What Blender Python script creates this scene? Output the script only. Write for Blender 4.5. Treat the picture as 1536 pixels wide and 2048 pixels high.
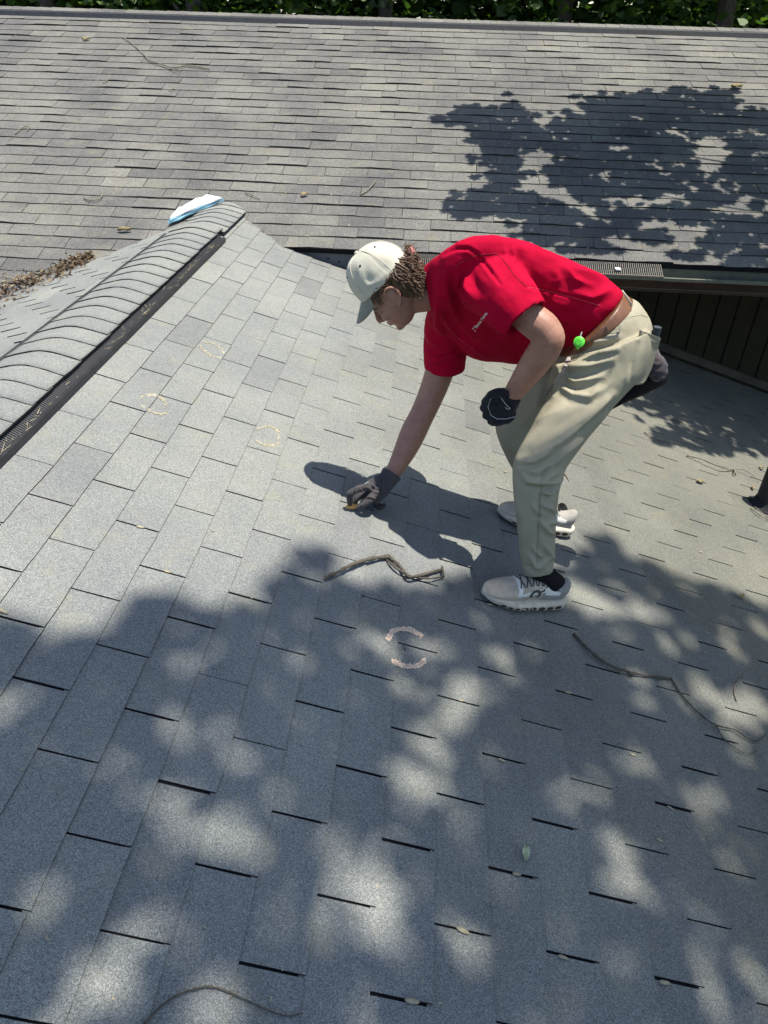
import bpy, bmesh, math, random
import numpy as np
from mathutils import Vector, Matrix
from mathutils.bvhtree import BVHTree

for o in list(bpy.data.objects):
    bpy.data.objects.remove(o, do_unlink=True)
SC = bpy.context.scene
COL = SC.collection
rnd = random.Random(7)
R = math.radians

# ------------------------------------------------------------------ camera
FPX = 1420.0                      # focal length in photograph pixels (1536 wide)
RCW = np.array([[0.99719, 0.070731, 0.024676],
                [0.060561, -0.56729, -0.821288],
                [-0.044092, 0.820475, -0.56998]])
CAMP = np.array([1.4057, -0.73278, 1.06301])
cam_data = bpy.data.cameras.new('camera')
cam = bpy.data.objects.new('camera', cam_data)
COL.objects.link(cam)
cam_data.sensor_fit = 'HORIZONTAL'
cam_data.sensor_width = 36.0
cam_data.lens = 36.0 * FPX / 1536.0
cam_data.clip_start = 0.02
cam_data.clip_end = 800.0
Mw = Matrix.Identity(4)
for r_ in range(3):
    Mw[r_][0] = RCW[0][r_]
    Mw[r_][1] = -RCW[1][r_]
    Mw[r_][2] = -RCW[2][r_]
    Mw[r_][3] = CAMP[r_]
cam.matrix_world = Mw
SC.camera = cam
SC.render.resolution_x = 768
SC.render.resolution_y = 1024

# ------------------------------------------------------------------ sky, sun, exposure
SUN = Vector((0.218, 0.012, 0.976)).normalized()
world = bpy.data.worlds.new('World')
SC.world = world
world.use_nodes = True
wn = world.node_tree
bg = wn.nodes['Background']
sky = wn.nodes.new('ShaderNodeTexSky')
sky.sky_type = 'NISHITA'
sky.sun_disc = False
sky.sun_elevation = math.asin(SUN.z)
sky.sun_rotation = math.atan2(SUN.x, SUN.y)
wn.links.new(sky.outputs[0], bg.inputs[0])
bg.inputs[1].default_value = 0.12
sun_data = bpy.data.lights.new('sun', 'SUN')
sun_data.energy = 4.6
sun_data.angle = R(0.53)
sun_data.color = (1.0, 0.95, 0.87)
sun = bpy.data.objects.new('sun', sun_data)
COL.objects.link(sun)
sun.rotation_euler = (-SUN).to_track_quat('-Z', 'Y').to_euler()
sun.location = (4, -4, 20)
vs = SC.view_settings
vs.view_transform = 'Standard'
vs.look = 'None'
vs.gamma = 1.0
vs.exposure = 1.12
vs.use_curve_mapping = False

# ------------------------------------------------------------------ geometry of the place
PITCH = R(17.6)                   # near gable
QC = R(18.43)                     # main roof
Y0 = 4.35                         # where the near ridge runs into the main roof
EXPO = 0.127                      # shingle exposure
HALF = 0.1524                     # half a tab
IR = -12.36
YWALL = 4.66
TP, TQ = math.tan(PITCH), math.tan(QC)
nA = np.array([math.sin(PITCH), 0, math.cos(PITCH)])
nB = np.array([-math.sin(PITCH), 0, math.cos(PITCH)])
nC = np.array([0, -math.sin(QC), math.cos(QC)])
cC = float(nC @ np.array([0, Y0, 0]))

def ray(x, y):
    d = RCW.T @ np.array([(x - 768) / FPX, (y - 1024) / FPX, 1.0])
    return d / np.linalg.norm(d)
def hit(x, y, n, c):
    d = ray(x, y)
    return CAMP + d * ((c - n @ CAMP) / (n @ d))
def U(x, y, yy):                  # point of the photograph at depth y = yy
    return hit(x, y, np.array([0.0, 1.0, 0.0]), yy)
def onA(x, y, h=0.0): return hit(x, y, nA, h)
def onB(x, y, h=0.0): return hit(x, y, nB, h)
def onC(x, y, h=0.0): return hit(x, y, nC, cC + h)
def proj(P):
    P = np.atleast_2d(np.asarray(P, float))
    q = (P - CAMP) @ RCW.T
    return np.c_[768 + FPX * q[:, 0] / q[:, 2], 1024 + FPX * q[:, 1] / q[:, 2]], q[:, 2]
def zA(x): return -TP * x
def V(p): return Vector((float(p[0]), float(p[1]), float(p[2])))

# ------------------------------------------------------------------ materials
def new_mat(name, rough=0.8, spec=0.3):
    m = bpy.data.materials.new(name)
    m.use_nodes = True
    b = m.node_tree.nodes['Principled BSDF']
    b.inputs['Roughness'].default_value = rough
    b.inputs['Specular IOR Level'].default_value = spec
    return m, m.node_tree, b
def N(nt, t, **kw):
    n = nt.nodes.new(t)
    for k, v in kw.items(): setattr(n, k, v)
    return n
def ramp(nt, fac, stops):
    r = N(nt, 'ShaderNodeValToRGB')
    while len(r.color_ramp.elements) < len(stops): r.color_ramp.elements.new(0.5)
    for el, (p, c) in zip(r.color_ramp.elements, stops):
        el.position = p; el.color = (c[0], c[1], c[2], 1)
    nt.links.new(fac, r.inputs[0])
    return r.outputs[0]
def noise(nt, co, scale, detail=2.0, rough=0.5):
    n = N(nt, 'ShaderNodeTexNoise')
    n.inputs['Scale'].default_value = scale
    n.inputs['Detail'].default_value = detail
    n.inputs['Roughness'].default_value = rough
    nt.links.new(co, n.inputs['Vector'])
    return n.outputs['Fac']
def mixc(nt, a, b, fac, mode='MIX'):
    m = N(nt, 'ShaderNodeMix', data_type='RGBA', blend_type=mode)
    for s, i in ((fac, 0), (a, 6), (b, 7)):
        if hasattr(s, 'is_linked'): nt.links.new(s, m.inputs[i])
        elif isinstance(s, (int, float)): m.inputs[i].default_value = s
        else: m.inputs[i].default_value = (s[0], s[1], s[2], 1)
    return m.outputs[2]
def math_n(nt, op, a, b=None):
    m = N(nt, 'ShaderNodeMath', operation=op)
    for s, i in ((a, 0), (b, 1)):
        if s is None: continue
        if hasattr(s, 'is_linked'): nt.links.new(s, m.inputs[i])
        else: m.inputs[i].default_value = s
    return m.outputs[0]
def bump(nt, b, h, strength, dist):
    bp = N(nt, 'ShaderNodeBump')
    bp.inputs['Strength'].default_value = strength
    bp.inputs['Distance'].default_value = dist
    nt.links.new(h, bp.inputs['Height'])
    nt.links.new(bp.outputs[0], b.inputs['Normal'])
def simple(name, col, rough=0.7, spec=0.3, var=0.0, vscale=30.0, bumpd=0.0, bscale=400.0, metal=0.0, col2=None):
    m, nt, b = new_mat(name, rough, spec)
    b.inputs['Metallic'].default_value = metal
    g = N(nt, 'ShaderNodeNewGeometry')
    if var > 0 or col2:
        c2 = col2 or tuple(c * (1 - var) for c in col)
        f = noise(nt, g.outputs['Position'], vscale, 4.0, 0.6)
        o = ramp(nt, f, [(0.3, c2), (0.7, col)])
        nt.links.new(o, b.inputs['Base Color'])
    else:
        b.inputs['Base Color'].default_value = (*col, 1)
    if bumpd > 0:
        bump(nt, b, noise(nt, g.outputs['Position'], bscale, 2.0), 1.0, bumpd)
    return m

def shingle_mat(name, tint, warm, gscale, stain, tv, grime):
    m, nt, b = new_mat(name, 0.92, 0.15)
    g = N(nt, 'ShaderNodeNewGeometry')
    P = g.outputs['Position']
    at = N(nt, 'ShaderNodeAttribute', attribute_name='rnd')
    oi = N(nt, 'ShaderNodeObjectInfo')
    sep = N(nt, 'ShaderNodeSeparateColor')
    nt.links.new(oi.outputs['Color'], sep.inputs[0])
    r = math_n(nt, 'ADD', at.outputs['Fac'], sep.outputs[0])
    # granules: fine speckle of light and dark ceramic grains
    n1 = noise(nt, P, gscale, 2.5, 0.7)
    vo = N(nt, 'ShaderNodeTexVoronoi')
    vo.inputs['Scale'].default_value = gscale * 0.9
    nt.links.new(P, vo.inputs['Vector'])
    vsep = N(nt, 'ShaderNodeSeparateColor')
    nt.links.new(vo.outputs['Color'], vsep.inputs[0])
    gr = math_n(nt, 'ADD', math_n(nt, 'MULTIPLY', n1, 0.45), math_n(nt, 'MULTIPLY', vsep.outputs[0], 0.55))
    base = ramp(nt, gr, [(0.14, (0.075, 0.076, 0.078)), (0.40, (0.152, 0.154, 0.155)), (0.62, (0.218, 0.219, 0.215)), (0.88, (0.36, 0.357, 0.347))])
    # tab to tab tone
    tone = ramp(nt, r, [(0.0, (1 - tv, 1 - tv, 1 - tv * .9)), (0.45, (0.98, 0.98, 0.98)), (0.8, (1.03, 1.03, 1.01)), (1.0, (1 + tv * .8, 1 + tv * .75, 1 + tv * .5))])
    c = mixc(nt, base, tone, 1.0, 'MULTIPLY')
    # weathering: blotches, streaks, lichen
    n2 = noise(nt, P, 1.7, 5.0, 0.6)
    st = ramp(nt, n2, [(0.30, (1 - stain, 1 - stain, 1 - stain * 0.9)), (0.62, (1.04, 1.03, 1.0))])
    c = mixc(nt, c, st, 1.0, 'MULTIPLY')
    n3 = noise(nt, P, 9.0, 4.0, 0.65)
    c = mixc(nt, c, (0.24, 0.225, 0.15), math_n(nt, 'MULTIPLY', ramp_f(nt, n3, 0.56, 0.74), warm), 'MIX')
    n4 = noise(nt, P, 42.0, 3.0, 0.6)
    c = mixc(nt, c, (0.30, 0.29, 0.22), math_n(nt, 'MULTIPLY', ramp_f(nt, n4, 0.66, 0.80), warm * 0.8), 'MIX')
    n5 = noise(nt, P, 26.0, 5.0, 0.75)
    c = mixc(nt, c, mixc(nt, c, (0.62, 0.62, 0.64), 1.0, 'MULTIPLY'), math_n(nt, 'MULTIPLY', ramp_f(nt, n5, 0.60, 0.72), 0.55), 'MIX')
    c = mixc(nt, c, tint, 1.0, 'MULTIPLY')
    if grime:                       # drifted dirt towards the low, damp side by the wall
        sx = N(nt, 'ShaderNodeSeparateXYZ'); nt.links.new(P, sx.inputs[0])
        gx = math_n(nt, 'ADD', math_n(nt, 'ADD', sx.outputs[0], math_n(nt, 'MULTIPLY', sx.outputs[1], 0.25)), math_n(nt, 'MULTIPLY', noise(nt, P, 1.3, 5.0, 0.65), 2.4))
        c = mixc(nt, c, mixc(nt, c, (0.72, 0.685, 0.60), 1.0, 'MULTIPLY'), ramp_f(nt, gx, 2.6, 4.2), 'MIX')
    nt.links.new(c, b.inputs['Base Color'])
    bump(nt, b, gr, 0.9, 0.0016)
    return m
def ramp_f(nt, f, a, b_):
    mr = N(nt, 'ShaderNodeMapRange')
    mr.inputs[1].default_value = a
    mr.inputs[2].default_value = b_
    nt.links.new(f, mr.inputs[0])
    return mr.outputs[0]

M = {}
M['shingle_a'] = shingle_mat('grey_granule_shingle', (0.965, 1.0, 0.965), 0.30, 700.0, 0.18, 0.19, True)
M['shingle_c'] = shingle_mat('weathered_granule_shingle', (0.690, 0.675, 0.632), 0.45, 330.0, 0.38, 0.24, False)
M['asphalt'] = simple('asphalt_edge', (0.018, 0.018, 0.020), 0.85, 0.2, 0.5, 90)
M['asphalt_c'] = simple('weathered_edge', (0.040, 0.039, 0.038), 0.9, 0.15, 0.5, 60)
M['felt'] = simple('felt_underlay', (0.012, 0.012, 0.013), 0.95, 0.1, 0.3, 40)
M['plastic'] = simple('black_vent_plastic', (0.028, 0.028, 0.031), 0.5, 0.4, 0.5, 25)
M['chalk'] = simple('chalk_cream', (0.46, 0.40, 0.25), 0.95, 0.1)
M['chalk2'] = simple('chalk_peach', (0.85, 0.66, 0.50), 0.95, 0.1)

# ------------------------------------------------------------------ mesh helpers
def mesh_from(verts, faces, name='m', smooth=False):
    me = bpy.data.meshes.new(name)
    me.from_pydata([tuple(map(float, v)) for v in verts], [], faces)
    me.update()
    if smooth:
        me.polygons.foreach_set('use_smooth', [True] * len(me.polygons))
    return me
def link(name, me, mat=None, parent=None, kind=None):
    o = bpy.data.objects.new(name, me)
    COL.objects.link(o)
    if mat is not None and me is not None and len(me.materials) == 0:
        me.materials.append(mat)
    if parent is not None: o.parent = parent
    if kind: o['kind'] = kind
    return o
def tag(o, label, cat, group=None):
    o['label'] = label; o['category'] = cat
    if group: o['group'] = group
    return o
def thing(name, label, cat, loc=(0, 0, 0), group=None):
    o = bpy.data.objects.new(name, None)
    COL.objects.link(o)
    o.location = loc
    o.empty_display_size = 0.1
    return tag(o, label, cat, group)
def adopt(o, parent):             # parent while keeping world coordinates
    o.parent = parent
    o.matrix_parent_inverse = Matrix.Translation(-parent.location) if True else Matrix()
    return o
class MB:
    def __init__(s): s.v = []; s.f = []
    def add(s, verts, faces):
        k = len(s.v)
        s.v += [tuple(map(float, p)) for p in verts]
        s.f += [tuple(i + k for i in f) for f in faces]
    def box(s, x0, x1, y0, y1, z0, z1):
        s.add([(x0, y0, z0), (x1, y0, z0), (x1, y1, z0), (x0, y1, z0), (x0, y0, z1), (x1, y0, z1), (x1, y1, z1), (x0, y1, z1)],
              [(0, 3, 2, 1), (4, 5, 6, 7), (0, 1, 5, 4), (1, 2, 6, 5), (2, 3, 7, 6), (3, 0, 4, 7)])
    def tube(s, pts, rads, n=6, flat=1.0):
        pts = [np.asarray(p, float) for p in pts]
        k = len(pts); rings = []
        ref = np.array([0.13, 0.31, 0.94])
        for i in range(k):
            t = pts[min(i + 1, k - 1)] - pts[max(i - 1, 0)]
            t = t / (np.linalg.norm(t) + 1e-12)
            a = np.cross(t, ref)
            if np.linalg.norm(a) < 0.05: a = np.cross(t, np.array([1.0, 0, 0]))
            a /= np.linalg.norm(a); b = np.cross(a, t)
            rr = rads[i] if hasattr(rads, '__len__') else rads
            rings.append([pts[i] + rr * (math.cos(2 * math.pi * j / n) * a + flat * math.sin(2 * math.pi * j / n) * b) for j in range(n)])
        vv = [p for r0 in rings for p in r0]
        ff = [(i * n + j, i * n + (j + 1) % n, (i + 1) * n + (j + 1) % n, (i + 1) * n + j) for i in range(k - 1) for j in range(n)]
        ff += [tuple(range(n - 1, -1, -1)), tuple((k - 1) * n + j for j in range(n))]
        s.add(vv, ff)
    def mesh(s, name='m', smooth=False): return mesh_from(s.v, s.f, name, smooth)
    def build(s, name, mat, parent=None, smooth=False, kind=None):
        o = link(name, s.mesh(name, smooth), mat, None, kind)
        if parent is not None: adopt(o, parent)
        return o

# ================================================================== ROOFS
TH = 0.0040                        # shingle thickness
def tab_mesh(width, seed, lift=0.0, slot=0.009, wav=1.0, cols=4):
    """one shingle tab: u along the course, v up the slope, butt at v=0; top granules, dark edges"""
    q = random.Random(seed)
    w = width - slot
    us = [slot / 2 + w * i / cols for i in range(cols + 1)]
    vs_ = [0.0, 0.045, EXPO + 0.012]
    ph = q.uniform(0, 6.28); fr = q.uniform(9, 22)
    vv = []; top = []
    for iv, v in enumerate(vs_):
        row = []
        for iu, u in enumerate(us):
            dv = 0.0
            if iv == 0: dv = wav * (0.0010 * math.sin(fr * u + ph) + q.uniform(-0.0008, 0.0008))
            z = 2 * TH * (1 - v / EXPO) + TH * 0.92 * (v / EXPO)
            if iv == 0: z += lift * (0.55 + 0.45 * math.sin(fr * 0.6 * u + ph)) + q.uniform(-0.0004, 0.0004)
            if iv == 1: z += lift * 0.3 + q.uniform(-0.0004, 0.0004)
            row.append(len(vv)); vv.append((u + (q.uniform(-0.0006, 0.0006) if iu in (0, cols) else 0), v + dv, z))
        top.append(row)
    ff = []; mi = []
    for a in range(2):
        for b in range(cols):
            ff.append((top[a][b], top[a][b + 1], top[a + 1][b + 1], top[a + 1][b])); mi.append(0)
    zb = 0.0002
    bot = []
    for row in (top[0], top[1], top[2]):
        br = []
        for idx in row:
            x, y, z = vv[idx]
            br.append(len(vv)); vv.append((x, y, zb if row is not top[0] else zb + max(0, lift * 0.5)))
        bot.append(br)
    for b in range(cols):
        ff.append((bot[0][b], bot[0][b + 1], top[0][b + 1], top[0][b])); mi.append(1)
    for a in range(2):
        ff.append((bot[a + 1][0], bot[a][0], top[a][0], top[a + 1][0])); mi.append(1)
        ff.append((bot[a][cols], bot[a + 1][cols], top[a + 1][cols], top[a][cols])); mi.append(1)
    return vv, ff, mi

def mk_tab(vfm, mats, val):
    vv, ff, mi = vfm
    me = mesh_from(vv, ff, 'shingle')
    for m_ in mats: me.materials.append(m_)
    me.polygons.foreach_set('material_index', mi)
    return me

def place_tabs(parent, specs, variants, mats, limit, name='shingle', field='shingle_field'):
    """specs: (Matrix, variant, tone, screen area); the largest on screen are objects of their own"""
    specs = sorted(specs, key=lambda s: -s[3])
    meshes = [mk_tab(v, mats, 0) for v in variants]
    for Mx, k, tone, ar in specs[:limit]:
        o = bpy.data.objects.new(name, meshes[k])
        COL.objects.link(o)
        o.parent = parent
        o.matrix_parent_inverse = Matrix.Translation(-parent.location)
        o.matrix_basis = Mx
        o.color = (tone, 0, 0, 1)
    vv = []; ff = []; mi = []; at = []
    for Mx, k, tone, ar in specs[limit:]:
        a, b, c = variants[k]
        off = len(vv)
        vv += [tuple(Mx @ Vector(p)) for p in a]
        ff += [tuple(i + off for i in f) for f in b]
        mi += c; at += [tone] * len(b)
    if vv:
        me = mesh_from(vv, ff, field)
        for m_ in mats: me.materials.append(m_)
        me.polygons.foreach_set('material_index', mi)
        a_ = me.attributes.new('rnd', 'FLOAT', 'FACE')
        a_.data.foreach_set('value', at)
        o = link(field, me, None, None, 'stuff')
        o.color = (0, 0, 0, 1)
        adopt(o, parent)

def frame(o, u, v, n):
    return Matrix(((u[0], v[0], n[0], o[0]), (u[1], v[1], n[1], o[1]), (u[2], v[2], n[2], o[2]), (0, 0, 0, 1)))
def screen_area(P):
    q, d = proj(P)
    if d.min() < 0.1: return 0.0
    c = q.mean(0)
    if c[0] < -40 or c[0] > 1576 or c[1] < -40 or c[1] > 2088: return 0.0
    x, y = q[:, 0], q[:, 1]
    return 0.5 * abs(np.dot(x, np.roll(y, -1)) - np.dot(y, np.roll(x, -1)))

DECK = -0.0060                     # deck surface below the measured shingle plane
# ---- near gable roof: ridge along y at x=0,z=0
gable = thing('gable_roof', 'near low-pitched gable roof of pale grey three-tab shingles with a black-edged ridge vent', 'roof', (1.4, 1.5, zA(1.4)))
cp, sp = math.cos(PITCH), math.sin(PITCH)
uA = (0, -1, 0); vA = (-cp, 0, sp); nAv = tuple(nA)          # u x v = n
uB = (0, 1, 0); vB = (cp, 0, sp); nBv = tuple(nB)
specs = []
varA = [tab_mesh(2 * HALF, 100 + k, lift=0.0003 * (k % 3), slot=0.0046 + 0.0011 * (k % 3)) for k in range(10)]
varA += [tab_mesh(2 * HALF, 180 + k, lift=0.001 * k, slot=0.014) for k in range(4)]
for i in range(-12, 27):
    d = (i + 1 - IR) * EXPO        # butt distance down the slope from the ridge
    for j in range(-8, 32):
        if (i + j) % 2: continue
        y1 = (j + 2) * HALF + rnd.uniform(-0.0015, 0.0015)
        x = d * cp; z = -d * sp
        if y1 - 2 * HALF > YWALL: continue
        if y1 - 2 * HALF > 4.62 - 0.95 * x and x < 0.6: continue
        dd = DECK + rnd.uniform(-0.0003, 0.0005)
        o = (x + nA[0] * dd + rnd.uniform(-.0008, .0008), y1, z + nA[2] * dd)
        Mx = frame(o, uA, vA, nAv)
        ar = screen_area([(x, y1, z), (x, y1 - 2 * HALF, z), (x - EXPO * cp, y1 - 2 * HALF, z + EXPO * sp), (x - EXPO * cp, y1, z + EXPO * sp)])
        specs.append((Mx, rnd.randrange(10), min(1, max(0, rnd.gauss(0.5, 0.17))), ar))
for i in range(0, 16):             # the slope beyond the ridge
    d = 0.10 + (i + 1) * EXPO
    for j in range(-2, 32):
        if (i + j) % 2: continue
        y1 = j * HALF + 0.05
        x = -d * cp; z = -d * sp
        if y1 > Y0 - 0.95 * d + 0.45: continue
        o = (x + nB[0] * DECK, y1, z + nB[2] * DECK)
        Mx = frame(o, uB, vB, nBv)
        ar = screen_area([(x, y1, z), (x, y1 + 2 * HALF, z), (x + EXPO * cp, y1 + 2 * HALF, z + EXPO * sp), (x + EXPO * cp, y1, z + EXPO * sp)])
        specs.append((Mx, 10 + rnd.randrange(4), min(1, max(0, rnd.gauss(0.5, 0.17))), ar))
place_tabs(gable, specs, varA, [M['shingle_a'], M['asphalt']], 300)
# deck under the tabs
b = MB()
xr = 39.5 * EXPO * cp
b.add([(0, -1.4, DECK), (xr, -1.4, zA(xr) + DECK), (xr, YWALL + 0.3, zA(xr) + DECK), (0, YWALL + 0.3, DECK),
       (0, -1.4, DECK - .12), (xr, -1.4, zA(xr) - .12), (xr, YWALL + .3, zA(xr) - .12), (0, YWALL + .3, DECK - .12),
       (-2.3, -1.4, zA(2.3) + DECK), (-2.3, YWALL + .3, zA(2.3) + DECK), (-2.3, -1.4, zA(2.3) - .12), (-2.3, YWALL + .3, zA(2.3) - .12)],
      [(0, 1, 2, 3), (4, 7, 6, 5), (0, 4, 5, 1), (1, 5, 6, 2), (8, 0, 3, 9), (8, 10, 4, 0), (10, 11, 7, 4), (9, 11, 10, 8), (2, 6, 7, 3), (3, 7, 11, 9)])
b.build('roof_deck', M['felt'], gable)
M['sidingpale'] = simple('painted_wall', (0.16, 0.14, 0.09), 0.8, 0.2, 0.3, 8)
b = MB(); b.box(-2.1, 4.7, -1.2, YWALL - 0.05, -3.6, -1.75); b.build('wall', M['sidingpale'], gable)

# ridge vent: arched cap shingles over a black louvred plastic body
VENT_END = 3.60
def arch(x, h):                    # height of cap top at x, h = lift of vent body
    w = 0.165
    t = min(1.0, abs(x) / w)
    r = 0.055
    zz = -TP * (math.sqrt(x * x + r * r) - r) + h
    return zz
def cap_piece(y, ln, h, wl, wr, seed, lift):
    q = random.Random(seed); n = 14
    vv = []; ff = []; mi = []
    sk = q.uniform(-0.011, 0.011)
    ys = (0.0, ln * 0.4, ln + 0.02)
    for iv, v in enumerate(ys):
        for i in range(n + 1):
            x = -wl + (wl + wr) * i / n
            lf = (lift + 0.0022) if iv == 0 else (0.0012 if iv == 1 else -0.001)
            jit = q.uniform(-.0006, .0006)
            vv.append((x, y + v + sk * x / 0.17 + (q.uniform(-.0007, .0007) if iv == 0 else 0), arch(x, h) + lf + 0.0035 + jit))
    for a in range(2):
        for i in range(n):
            k = a * (n + 1) + i
            ff.append((k, k + 1, k + n + 2, k + n + 1)); mi.append(0)
    k0 = len(vv)
    for i in range(n + 1):
        x, yy, zz = vv[i]; vv.append((x, yy, zz - 0.0055))
    for i in range(n): ff.append((k0 + i, k0 + i + 1, i + 1, i)); mi.append(1)
    for side in (0, n):            # side thickness
        ks = [a * (n + 1) + side for a in range(3)]; kk = len(vv)
        for k in ks: vv.append((vv[k][0], vv[k][1], vv[k][2] - 0.006))
        for a in range(2):
            f = (ks[a], ks[a + 1], kk + a + 1, kk + a)
            ff.append(f if side == 0 else f[::-1]); mi.append(1)
    me = mesh_from(vv, ff, 'cap_shingle')
    me.materials.append(M['shingle_a']); me.materials.append(M['asphalt'])
    me.polygons.foreach_set('material_index', mi)
    for p_ in me.polygons: p_.use_smooth = mi[p_.index] == 0
    return me
capY = []
y = 0.40
k = 0
while y < VENT_END - 0.02:
    o = link('cap_shingle', cap_piece(y, EXPO, 0.026, 0.150, 0.139 + rnd.uniform(-.002, .002), 300 + k, rnd.uniform(0.0005, 0.0028)), None)
    o.color = (min(1, max(0, rnd.gauss(0.42, 0.2))), 0, 0, 1)
    adopt(o, gable); y += EXPO + rnd.uniform(-0.011, 0.009); k += 1
while y < Y0 + 0.1:
    o = link('cap_shingle', cap_piece(y, EXPO, 0.008, 0.16, 0.150, 300 + k, rnd.uniform(0.0005, 0.002)), None)
    o.color = (min(1, max(0, rnd.gauss(0.5, 0.2))), 0, 0, 1)
    adopt(o, gable); y += EXPO * rnd.uniform(.82, 1.0); k += 1
# louvred strip + baffle lip on the near side, edge strip on the far side
def strip(profile, y0_, y1_, name, mat):
    b = MB(); n = len(profile); ny = 40
    for i in range(ny + 1):
        yy = y0_ + (y1_ - y0_) * i / ny
        for (x, z) in profile: b.v.append((x, yy, z))
    for i in range(ny):
        for j in range(n):
            b.f.append((i * n + j, i * n + (j + 1) % n, (i + 1) * n + (j + 1) % n, (i + 1) * n + j))
    b.f.append(tuple(range(n))); b.f.append(tuple(ny * n + j for j in range(n - 1, -1, -1)))
    return b.build(name, mat, gable)
def PR(x, h): return (x, zA(abs(x)) + h)
mL, ntL, bL = new_mat('black_louvre', 0.45, 0.4)
g_ = N(ntL, 'ShaderNodeNewGeometry')
bL.inputs['Base Color'].default_value = (0.03, 0.03, 0.034, 1)
strip([PR(0.110, 0.030), PR(0.162, 0.012), PR(0.162, 0.004), PR(0.110, 0.004)], 0.40, VENT_END + 0.01, 'vent_louvre', mL)
strip([PR(0.160, 0.003), PR(0.160, 0.020), PR(0.166, 0.026), PR(0.172, 0.021), PR(0.176, 0.003)], 0.40, VENT_END + 0.012, 'vent_baffle', M['plastic'])
strip([PR(-0.146, 0.040), PR(-0.158, 0.052), PR(-0.174, 0.044), PR(-0.182, 0.002), PR(-0.146, 0.002)], 0.40, VENT_END - 0.08, 'vent_edge', M['plastic'])
b = MB()                           # louvre ribs
yy = 0.72
while yy < VENT_END:
    xa, za = PR(0.124, 0.0252); xb, zb = PR(0.160, 0.0125)
    b.add([(xa, yy, za), (xa, yy + .004, za), (xb, yy + .004, zb), (xb, yy, zb), (xa, yy, za + .004), (xa, yy + .004, za + .004), (xb, yy + .004, zb + .004), (xb, yy, zb + .004)],
          [(4, 7, 6, 5), (0, 4, 5, 1), (1, 5, 6, 2), (2, 6, 7, 3), (3, 7, 4, 0)])
    yy += 0.0105
b.build('vent_ribs', simple('grey_rib', (0.055, 0.055, 0.058), 0.5, 0.4), gable, kind='stuff')

# ---- main house with its big roof facing the camera
house = thing('main_house', 'main house behind, long shingled roof facing the camera above an olive board wall and gutter', 'house', (1.0, 6.0, -3.5))
cq, sq = math.cos(QC), math.sin(QC)
uC = (1, 0, 0); vC = (0, cq, sq); nCv = tuple(nC)
T0 = (4.266 - Y0) / cq
YRIDGE = 7.50
TR = (YRIDGE - Y0) / cq
specs = []
varC = []
lifts = [0.001, 0.0018, 0.0028, 0.004, 0.0055, 0.0078]
for k in range(18): varC.append(tab_mesh(2 * HALF, 500 + k, lift=lifts[k % 6], slot=0.0012 + 0.0010 * (k % 4), wav=2.2))
for kk in range(-14, 40):
    t = T0 + kk * EXPO
    if t > TR - 0.05: break
    off = (0.1524 if kk % 2 else 0.0) + rnd.uniform(-0.03, 0.03)
    for j in range(-14, 22):
        x = j * 2 * HALF + off
        yb = Y0 + t * cq; zb = t * sq
        if x > -0.35 and kk < -3: continue
        if x < 0 and yb < Y0 - 0.95 * abs(x) - 0.35: continue
        if 0 <= x < 0.3 and yb < Y0 - 0.95 * x - 0.5: continue
        if x > 5.9 or x < -4.2: continue
        dd = DECK + 0.004 + rnd.uniform(-0.0006, 0.0008)
        tt = rnd.uniform(-0.0025, 0.0025) + 0.0045 * math.sin(x * 1.9 + kk * 0.7) + 0.003 * math.sin(x * 4.3 + kk)
        o = (x, yb + nC[1] * dd + tt * cq, zb + nC[2] * dd + tt * sq)
        Mx = frame(o, uC, vC, nCv)
        ar = screen_area([(x, yb, zb), (x + 2 * HALF, yb, zb), (x + 2 * HALF, yb + EXPO * cq, zb + EXPO * sq), (x, yb + EXPO * cq, zb + EXPO * sq)])
        if x < 0 and yb + .1 < Y0 - 0.95 * abs(x): ar = 0
        specs.append((Mx, rnd.randrange(18), min(1, max(0, rnd.gauss(0.5, 0.24))), ar))
place_tabs(house, specs, varC, [M['shingle_c'], M['asphalt_c']], 300)
YE = Y0 + (T0 - 3 * EXPO) * cq       # eave line
ZE = (T0 - 3 * EXPO) * sq
def zC(y): return (y - Y0) * TQ
b = MB()
b.add([(0.25, YE + .01, zC(YE + .01) - .001), (6.2, YE + .01, zC(YE + .01) - .001), (6.2, YRIDGE, zC(YRIDGE) - .001), (0.25, YRIDGE, zC(YRIDGE) - .001),
       (0.25, YE + .01, zC(YE) - .03), (6.2, YE + .01, zC(YE) - .03), (6.2, YRIDGE, zC(YRIDGE) - .03), (0.25, YRIDGE, zC(YRIDGE) - .03)],
      [(0, 1, 2, 3), (4, 7, 6, 5), (0, 4, 5, 1), (1, 5, 6, 2), (3, 7, 4, 0)])
b.add([(-4.3, 1.6, zC(1.6) - .001), (0.25, 1.6, zC(1.6) - .001), (0.25, YRIDGE, zC(YRIDGE) - .001), (-4.3, YRIDGE, zC(YRIDGE) - .001)], [(0, 1, 2, 3)])
# far slope
b.add([(-4.3, YRIDGE, zC(YRIDGE) - .001), (6.2, YRIDGE, zC(YRIDGE) - .001), (6.2, YRIDGE + 3.6, zC(YRIDGE) - 1.2), (-4.3, YRIDGE + 3.6, zC(YRIDGE) - 1.2)], [(0, 1, 2, 3)])
b.build('roof_deck', M['felt'], house)
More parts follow.
